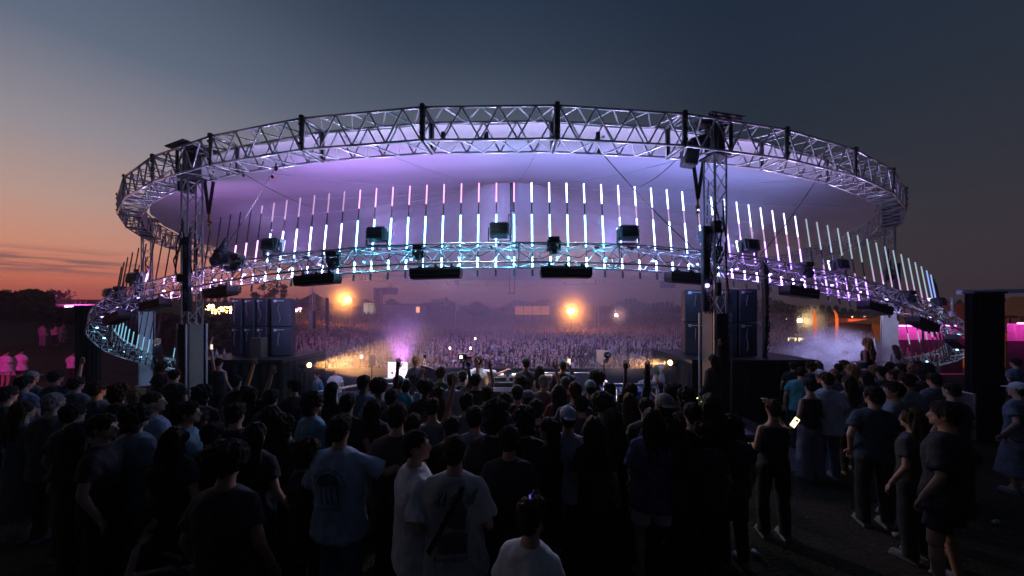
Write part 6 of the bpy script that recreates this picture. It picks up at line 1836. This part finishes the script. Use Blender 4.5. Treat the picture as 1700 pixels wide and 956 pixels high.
def flat(shapes):
    mb = MB()
    for s in shapes:
        mb.add([(x, y, 0) for x, y in s], [tuple(range(len(s)))])
    me = bpy.data.meshes.new('print'); me.from_pydata(mb.v, [], mb.f); me.update(); return me
def seg2(x0, y0, x1, y1, w):
    d = math.hypot(x1 - x0, y1 - y0); nx, ny = -(y1 - y0) / d * w / 2, (x1 - x0) / d * w / 2
    return [(x0 + nx, y0 + ny), (x0 - nx, y0 - ny), (x1 - nx, y1 - ny), (x1 + nx, y1 + ny)]
sh = []
for k in range(17):
    a = math.pi * k / 16; sh.append(seg2(.125 * math.cos(a), .04 + .11 * math.sin(a), .15 * math.cos(a), .04 + .14 * math.sin(a), .007))
for k in range(16):
    a = math.pi * k / 16; b = math.pi * (k + 1) / 16; sh.append(seg2(.10 * math.cos(a), .04 + .09 * math.sin(a), .10 * math.cos(b), .04 + .09 * math.sin(b), .012))
for k in range(-3, 4): sh.append(seg2(-.09, .05 + k * .011 + .02, .09, .045 + k * .009 + .03, .004)); sh.append(seg2(k * .026, .03, k * .020, .12, .006))
for x in (-.07, -.02, .03, .075): sh.append(seg2(x, .03, x + .012, -.09, .012)); sh.append(seg2(x + .012, -.09, x + .03, -.11, .010))
project((564, 687), flat(sh), 0, 1.20, 'print', PRINT)
def worn_line(n, w, h, seed):
    q = random.Random(seed); out = []
    for k in range(n):
        x = (k - (n - 1) / 2) * w; out.append(seg2(x - w * .25, -h / 2, x - w * .2 + q.uniform(-.003, .003), h / 2, w * .22)); out.append(seg2(x - w * .2, q.uniform(-h / 2, h / 2), x + w * .3, q.uniform(-h / 2, h / 2), w * .22))
    return flat(out)
project((564, 687), worn_line(9, .024, .032, 4), 0, 1.05, 'worn_lettering', PRINT)
sh = []
rnd = random.Random(2)
for k in range(14):
    x = -.12 + .02 * k; sh.append(seg2(x, .19 + rnd.uniform(-.01, .01), x + rnd.uniform(-.03, .05), .26 + rnd.uniform(-.02, .02), .010))
sh.append([(-.02, .05), (.09, .02), (.11, .16), (.07, .22), (-.0, .20), (-.04, .12)])
sh.append([(-.09, -.12), (.10, -.14), (.11, .0), (.03, .03), (-.08, -.02)])
for k in range(7): sh.append(seg2(-.11, -.02 - k * .018, -.02, -.022 - k * .018, .007))
project((755, 718), flat(sh), 0, 1.14, 'print', PRINTF)
project((755, 718), worn_line(9, .027, .036, 9), 0, .97, 'worn_lettering', PRINTF)
project((755, 718), flat([seg2(.075, .30, -.17, -.16, .035)]), 0, 1.14, 'strap', mat('strap_dark', (.015, .012, .014), .7), .012)
t = text_mesh('05', .20, TEXTM, bold=0.0)
project((1082, 677), t, 0, 1.17, 'number', mat('number_outline', (.16, .18, .24), .7))
t = text_mesh('05', .185, TEXTM, bold=-0.008); project((1082, 677), t, 0, 1.172, 'number_fill', mat('number_fill', (.05, .045, .12), .7), .009)
RED = mat('jersey_red', (.75, .03, .05), .6)
t = text_mesh('HOK', .085, RED, bold=.003); project((795, 590), t, -.015, 1.27, 'lettering', RED)
project((795, 590), flat([seg2(-.215, 0, .215, 0, .085)]), 0, .865, 'hem_band', RED)
for s in (-1, 1): project((795, 590), flat([seg2(s * .19, .02, s * .24, -.03, .03)]), 0, 1.40 if s > 0 else 1.24, 'sleeve_patch', RED)
sh = []
for k in range(6): sh.append(seg2(-.06 + k * .022, .0, -.04 + k * .022, .10 + .02 * (k % 2), .006)); sh.append(seg2(-.06, .02 * k - .02, .07, .02 * k + .01, .005))
project((943, 673), flat(sh), .03, 1.18, 'print', PRINT)
project((955, 632), flat([[(-.05, -.08), (.06, -.06), (.05, .06), (-.03, .09)]]), 0, 1.2, 'print', mat('patch_pale', (.25, .27, .33), .8))
for key in ((628, 631), (674, 630)):
    for s in (-1, 1): project(key, flat([seg2(s * .11, .15, s * .02, -.14, .035)]), 0, 1.25, 'strap', mat('strap_dark', (0, 0, 0)), .012)
# hair clip
k_ = PEOPLE[(881, 825)]
hc_ = MB(); hc_.box((0, 0, 0), (.018, .06, .018), Matrix.Rotation(.5, 3, 'Z'), .005); hc_.box((.012, .01, .02), (.008, .05, .03), Matrix.Rotation(.3, 3, 'X'))
hc_.build('hair_clip', mat('clip_violet', (.35, .35, .9), .15, .6), k_, (0.01, -.03, 1.785))

# ------------------------------------------------------------------ distant audience
def low_person(kind):
    mb = MB(); cols = []
    def add(fn, c):
        n0 = len(mb.v); fn(); cols.extend([c] * (len(mb.v) - n0))
    add(lambda: mb.loft([(0, 0, .80, .15, .11), (0, 0, 1.1, .15, .11), (0, 0, 1.34, .19, .11), (0, 0, 1.46, .10, .08)], 8), 't')
    add(lambda: mb.cyl((0, 0, 1.44), (0, 0.01, 1.56), .05, .05, 6), 's')
    add(lambda: mb.ell((0, .02, 1.63), (.078, .092, .11), 8, 6), 's')
    if kind % 3 != 2: add(lambda: mb.ell((0, .0 + (.03 if False else -.015), 1.675), (.086, .098, .088), 8, 5), 'h')
    else: add(lambda: (mb.ell((0, -.015, 1.675), (.090, .100, .088), 8, 5), mb.ell((0, -.06, 1.48), (.09, .05, .17), 8, 5)), 'h')
    pose = [('down', 'down'), ('high', 'down'), ('down', 'up'), ('high', 'high'), ('bent', 'bent'), ('phone', 'up')][kind % 6]
    for s, p in ((-1, pose[0]), (1, pose[1])):
        e, w = arm_pts(p, s, 1.0); shp = sh_pt(1.0, s)
        mid = shp.lerp(e, .6)
        add(lambda: mb.cyl(shp, mid, .062, .055, 6), 't')
        add(lambda: (mb.cyl(mid, e, .042, .038, 6), mb.cyl(e, w, .038, .026, 6), mb.ell(w + (w - e).normalized() * .08, (.035, .03, .085), 6, 4)), 's')
    for s in (-1, 1): add(lambda: mb.cyl((s * .09, 0, .85), (s * .11, 0, .0), .09, .06, 6), 'b')
    return mb, cols
LOW = [low_person(k) for k in range(12)]
TOPC = [(.60, .60, .62), (.05, .05, .06), (.08, .08, .10), (.35, .36, .4), (.04, .04, .05), (.25, .08, .09), (.10, .16, .3), (.45, .42, .36), (.03, .03, .035), (.14, .2, .16), (.05, .2, .26)]
SKC = [(.52, .32, .24), (.42, .25, .18), (.5, .3, .22), (.14, .07, .05)]
HRC = [(.02, .015, .012), (.05, .03, .02), (.25, .17, .09), (.03, .02, .015)]
CROWDMAT = mat('crowd_person', (1, 1, 1), 0.75, 0, 0.15, 5, attr='Col')
def colarr(cols, r_):
    cd = {'t': r_.choice(TOPC), 's': r_.choice(SKC), 'h': r_.choice(HRC), 'b': (.03, .035, .05)}
    return [cd[c] for c in cols]
rnd = random.Random(21)
low_meshes = []
for k in range(30):
    mb, cols = LOW[k % 12]
    me = mb.mesh('audience_member', True)
    at_ = me.color_attributes.new('Col', 'FLOAT_COLOR', 'POINT')
    ca = colarr(cols, rnd)
    at_.data.foreach_set('color', np.array([(c[0], c[1], c[2], 1.0) for c in ca], dtype=np.float32).ravel())
    me.materials.append(CROWDMAT); low_meshes.append((me, k % 12))
POSE_L = ['with arms down', 'with the left arm raised', 'with the right hand up', 'with both arms raised', 'with hands at the chest', 'filming with raised hands']
spots = []
y = 14.6
while y < 140:
    half = min(y * 1.55, 75)
    pitch = 0.56 + max(0, (y - 28)) * 0.010
    x = -half
    while x < half:
        px = 850 + x / y * F
        if px > 474 + 6 * math.sin(y) and (px < 1560 or y > 34): spots.append((x + rnd.uniform(-.2, .2), y + rnd.uniform(-.22, .22)))
        x += pitch * rnd.uniform(.85, 1.25)
    y += 0.62 + max(0, (y - 28)) * 0.014
def hidden(x, y):
    px = 850 + x / y * F
    if y < 22 and (385 < px < 478): return True
    if y < 17 and (px < 500): return True
    if (1140 < px < 1275) and y < 60: return True
    if y < 16.5 and px > 1120: return True
    return False
spots = [s for s in spots if not hidden(*s)]
print('audience', len(spots))
spots.sort(key=lambda s: s[1])
NIND = 300 - len([o for o in COL.objects if o.name.split('.')[0] == 'person'])
for k, (x, y) in enumerate(spots[:NIND]):
    me, kd = rnd.choice(low_meshes)
    o = link('person', me, None, (x, y, terrain(x, y) - .02), rz=R(180 + rnd.uniform(-35, 35)))
    s_ = rnd.uniform(.92, 1.06); o.scale = (s_, s_, s_)
    tag(o, 'audience member facing the stage beyond the low wall, %s' % POSE_L[kd % 6], 'person', 'audience members nearest the stage')
# the rest: one mass
V = []; Cc = []; Fl = []; off = 0
base = []
for mb, cols in LOW:
    base.append((np.array([tuple(v) for v in mb.v]), cols, mb.f))
loops = []; starts = []; totals = []; nl = 0
for (x, y) in spots[NIND:]:
    vb, cols, fs = base[rnd.randrange(12)]
    a = math.pi + rnd.uniform(-.6, .6) + math.atan2(x, y) * -.4; c_, s_ = math.cos(a), math.sin(a); sc = rnd.uniform(.92, 1.07)
    rot = np.array([[c_, -s_, 0], [s_, c_, 0], [0, 0, 1]]) * sc
    V.append(vb @ rot.T + np.array([x, y, terrain(x, y) - .02]))
    Cc.append(np.array(colarr(cols, rnd)))
    for f_ in fs:
        loops.extend([i + off for i in f_]); starts.append(nl); totals.append(len(f_)); nl += len(f_)
    off += len(vb)
V = np.concatenate(V); Cc = np.concatenate(Cc)
me = bpy.data.meshes.new('audience')
me.vertices.add(len(V)); me.vertices.foreach_set('co', V.ravel())
me.loops.add(len(loops)); me.loops.foreach_set('vertex_index', loops)
me.polygons.add(len(starts)); me.polygons.foreach_set('loop_start', starts); me.polygons.foreach_set('loop_total', totals)
me.update(calc_edges=True)
me.polygons.foreach_set('use_smooth', [True] * len(starts))
at_ = me.color_attributes.new('Col', 'FLOAT_COLOR', 'POINT')
at_.data.foreach_set('color', np.concatenate([Cc, np.ones((len(Cc), 1))], 1).astype(np.float32).ravel())
me.materials.append(CROWDMAT)
tag(link('audience', me), 'densely packed distant audience filling the field to the horizon', 'audience', kind='stuff')
# sparks of phone screens in the audience
for k, (sx, sy, d) in enumerate([(789, 562, 24), (781, 578, 19), (747, 578, 19.5), (697, 622, 13.6), (600, 592, 17.5), (1146, 574, 20)]):
    lab = ['highest phone light in the audience above the camera operator', 'phone light just above the camera operator', 'faint phone light left of the camera operator', 'phone light in the front row near the blonde woman',
           'phone light right of the left amber beam', 'phone light near the right speaker stack'][k]
    phone(P(sx, sy, d), 0, lab, emit('phone_spark', (1.0, .85, .7), 12), 0, .10, .14)
# ------------------------------------------------------------------ smoke and haze
def vol_mat(name, color, dens, scale=1.2, aniso=0.2, lo=0.42, hi=0.7, fall=True, absorb=(0.8, 0.8, 0.8)):
    m = bpy.data.materials.new(name); m.use_nodes = True
    n = m.node_tree.nodes; l = m.node_tree.links; n.remove(n['Principled BSDF']); out = n['Material Output']
    v = n.new('ShaderNodeVolumePrincipled'); v.inputs['Color'].default_value = (*color, 1); v.inputs['Anisotropy'].default_value = aniso
    if scale is None:
        v.inputs['Density'].default_value = dens
    else:
        g = n.new('ShaderNodeTexCoord'); t = n.new('ShaderNodeTexNoise'); t.inputs['Scale'].default_value = scale; t.inputs['Detail'].default_value = 5; t.inputs['Roughness'].default_value = .6
        t.inputs['Distortion'].default_value = 0.6
        l.new(g.outputs['Object'], t.inputs['Vector'])
        mr = n.new('ShaderNodeMapRange'); l.new(t.outputs[0], mr.inputs[0]); mr.inputs[1].default_value = lo; mr.inputs[2].default_value = hi; mr.inputs[3].default_value = 0; mr.inputs[4].default_value = 1
        # fade to nothing at the rim of the puff (unit sphere coordinates)
        sp = n.new('ShaderNodeVectorMath'); sp.operation = 'LENGTH'; l.new(g.outputs['Object'], sp.inputs[0])
        fr = n.new('ShaderNodeMapRange'); l.new(sp.outputs['Value'], fr.inputs[0]); fr.interpolation_type = 'SMOOTHSTEP'
        fr.inputs[1].default_value = 0.15; fr.inputs[2].default_value = 0.98; fr.inputs[3].default_value = 1; fr.inputs[4].default_value = 0
        mu = n.new('ShaderNodeMath'); mu.operation = 'MULTIPLY'; l.new(mr.outputs[0], mu.inputs[0]); l.new(fr.outputs[0], mu.inputs[1])
        m2_ = n.new('ShaderNodeMath'); m2_.operation = 'MULTIPLY'; m2_.inputs[1].default_value = dens; l.new(mu.outputs[0], m2_.inputs[0]); l.new(m2_.outputs[0], v.inputs['Density'])
    l.new(v.outputs[0], out.inputs['Volume'])
    return m
def puff(loc, rad, m, label, name='smoke'):
    mb = MB().ell((0, 0, 0), 1.0, 20, 14); o = mb.build(name, m, None, loc, smooth=True); o.scale = rad
    tag(o, label, 'smoke', kind='stuff'); return o
puff(P(1385, 590, 13.5), (2.6, 1.6, 1.25), vol_mat('smoke_dense', (.85, .85, .95), 3.2, 2.2, 0.1, .43, .62), 'lavender smoke billowing over the right-hand crowd left of the rear right tower')
puff(P(1310, 565, 15.0), (3.2, 2.0, 1.5), vol_mat('smoke_thin', (.8, .8, .9), 0.35, 1.6, 0.1, .35, .7), 'thin smoke drifting behind the right speaker platform')
spot('smoke_wash', P(1450, 500, 12.2) + Vector((0, 0, .3)), P(1375, 592, 13.5), (.55, .50, 1.0), 900, 60, .8, .2)
# stage smoke in front of the lights: along the stage edge
puff((-4.2, 10.9, 1.15), (3.0, .7, .9), vol_mat('smoke_beam', (.9, .9, .9), 1.1, 3.0, .1, .3, .75), 'fine smoke in the left amber beam', 'beam_smoke')
puff((3.4, 10.3, 1.1), (2.0, .7, .5), vol_mat('smoke_beam_right', (.9, .9, .9), 1.2, 3.0, .1, .3, .75), 'fine smoke in the right amber beam', 'beam_smoke')
puff(P(668, 570, 10.2), (1.3, .9, 1.4), vol_mat('smoke_violet', (.9, .9, .95), 0.55, 2.0, .1, .3, .7), 'violet-lit smoke rising behind the glowing panel')
spot('panel_uplight', P(668, 612, 9.9), P(668, 540, 10.6), (.72, .22, 1.0), 500, 75, .9, .1)
uf = MB().box((0, 0, 0), (.25, .2, .14), None, .02); ro = tag(uf.build('floor_lamp', BLACK, None, P(668, 618, 9.9) - Vector((0, 0, .05))), 'small violet uplighter behind the glowing panel', 'lamp')
# lamps of the stage rig washing the performers from in front
spot('performer_wash', (-2.6, 12.4, 4.4), (0, 7.2, 1.2), (1.0, .70, .60), 900, 46, .8, .2)
spot('performer_wash_right', (3.0, 12.4, 4.4), (.8, 7.4, 1.2), (.9, .74, 1.0), 800, 46, .8, .2)
# downlights added inside the front of the ring to brighten the performers' backs
for k, (x, w) in enumerate(((-1.6, 520), (-0.6, 700), (2.0, 300))):
    r_ = tag(empty('down_lamp', (x, 8.12, 6.86)), ('left', 'middle', 'right')[k] + ' small black lamp clamped under the front of the truss ring', 'stage lamp', 'lamps under the ring')
    MB().cyl((0, 0, -.02), (0, 0.03, -.2), 0.05, 0.06, 12).build('housing', BLACK, r_)
    spot('down_lamp_light', (x, 8.14, 6.56), (x * .85 - .1, 8.45, 1.0), (.78, .80, 1.0), w, 44, .9, .1)
# haze over the whole field
hz = MB().box((0, 197, 10.5), (880, 540, 27.0))
HM = vol_mat('haze_air', (.82, .82, .90), 0.0013, None, 0.3)
o = hz.build('haze', HM); tag(o, kind='stuff'); o['label'] = 'thin evening haze over the field'

# show smoke hanging over the stage and the audience, and mist added for lamp halos
puff((0, 34, 3.2), (27, 24, 9.0), vol_mat('stage_haze', (.85, .82, .92), 0.065, 2.2, .25, .25, .7), 'stage smoke hanging over the packed audience', 'stage_haze')
for (sx, sy, d, r_, dn, nm) in ((577, 497, 44, 3.4, .9, 'left orange floodlight'), (948, 516, 40, 3.2, .9, 'middle orange floodlight'), (1023, 523, 44, 1.6, .9, 'pinkish floodlight'), (1328, 532, 30, 1.6, .9, 'warm floodlight')):
    m_ = vol_mat('glow_mist_' + nm.split()[0], (.95, .95, .95), dn, 1.0, .1, .0, .35)  # mist puffs added to imitate each lamp's halo
    puff(P(sx, sy, d) + Vector((0, -1.2, 0)), (r_, 1.0, r_), m_, 'mist glowing round the ' + nm, 'lamp_mist')

# trampled cups on the ground in the right foreground
cup = MB().cyl((0, 0, 0), (0, 0, .09), .024, .033, 10).mesh('cup', True); cup.materials.append(mat('cup_white', (.3, .3, .32), .5))
rnd = random.Random(77)
for k in range(14):
    x = rnd.uniform(1.6, 7.5); y = rnd.uniform(3.6, 6.5)
    o = link('plastic_cup', cup, None, (x, y, terrain(x, y) + .035)); o.rotation_euler = (R(90 + rnd.uniform(-6, 6)), 0, rnd.uniform(0, 6.28))
    tag(o, 'crushed pale plastic cup lying on the dark ground at right', 'cup', 'plastic cups littering the ground')

puff((0, 9.9, 4.9), (13.5, 1.9, 2.3), vol_mat('rig_haze', (.9, .9, .95), 0.05, 2.0, .1, .0, .7), 'thin mist hanging among the lamp tubes', 'rig_mist')  # mist added to imitate the glow round the tubes

# washes added by the lamp truss to brighten the rear tower panels
spot('panel_wash', (12.6, 11.9, 3.6), (16.6, 15.6, 1.6), (.62, .60, 1.0), 420, 50, .8, .2)
spot('panel_wash_left', (-14.2, 12.9, 3.0), (-17.9, 18.2, 1.2), (.28, .45, 1.0), 420, 46, .8, .2)
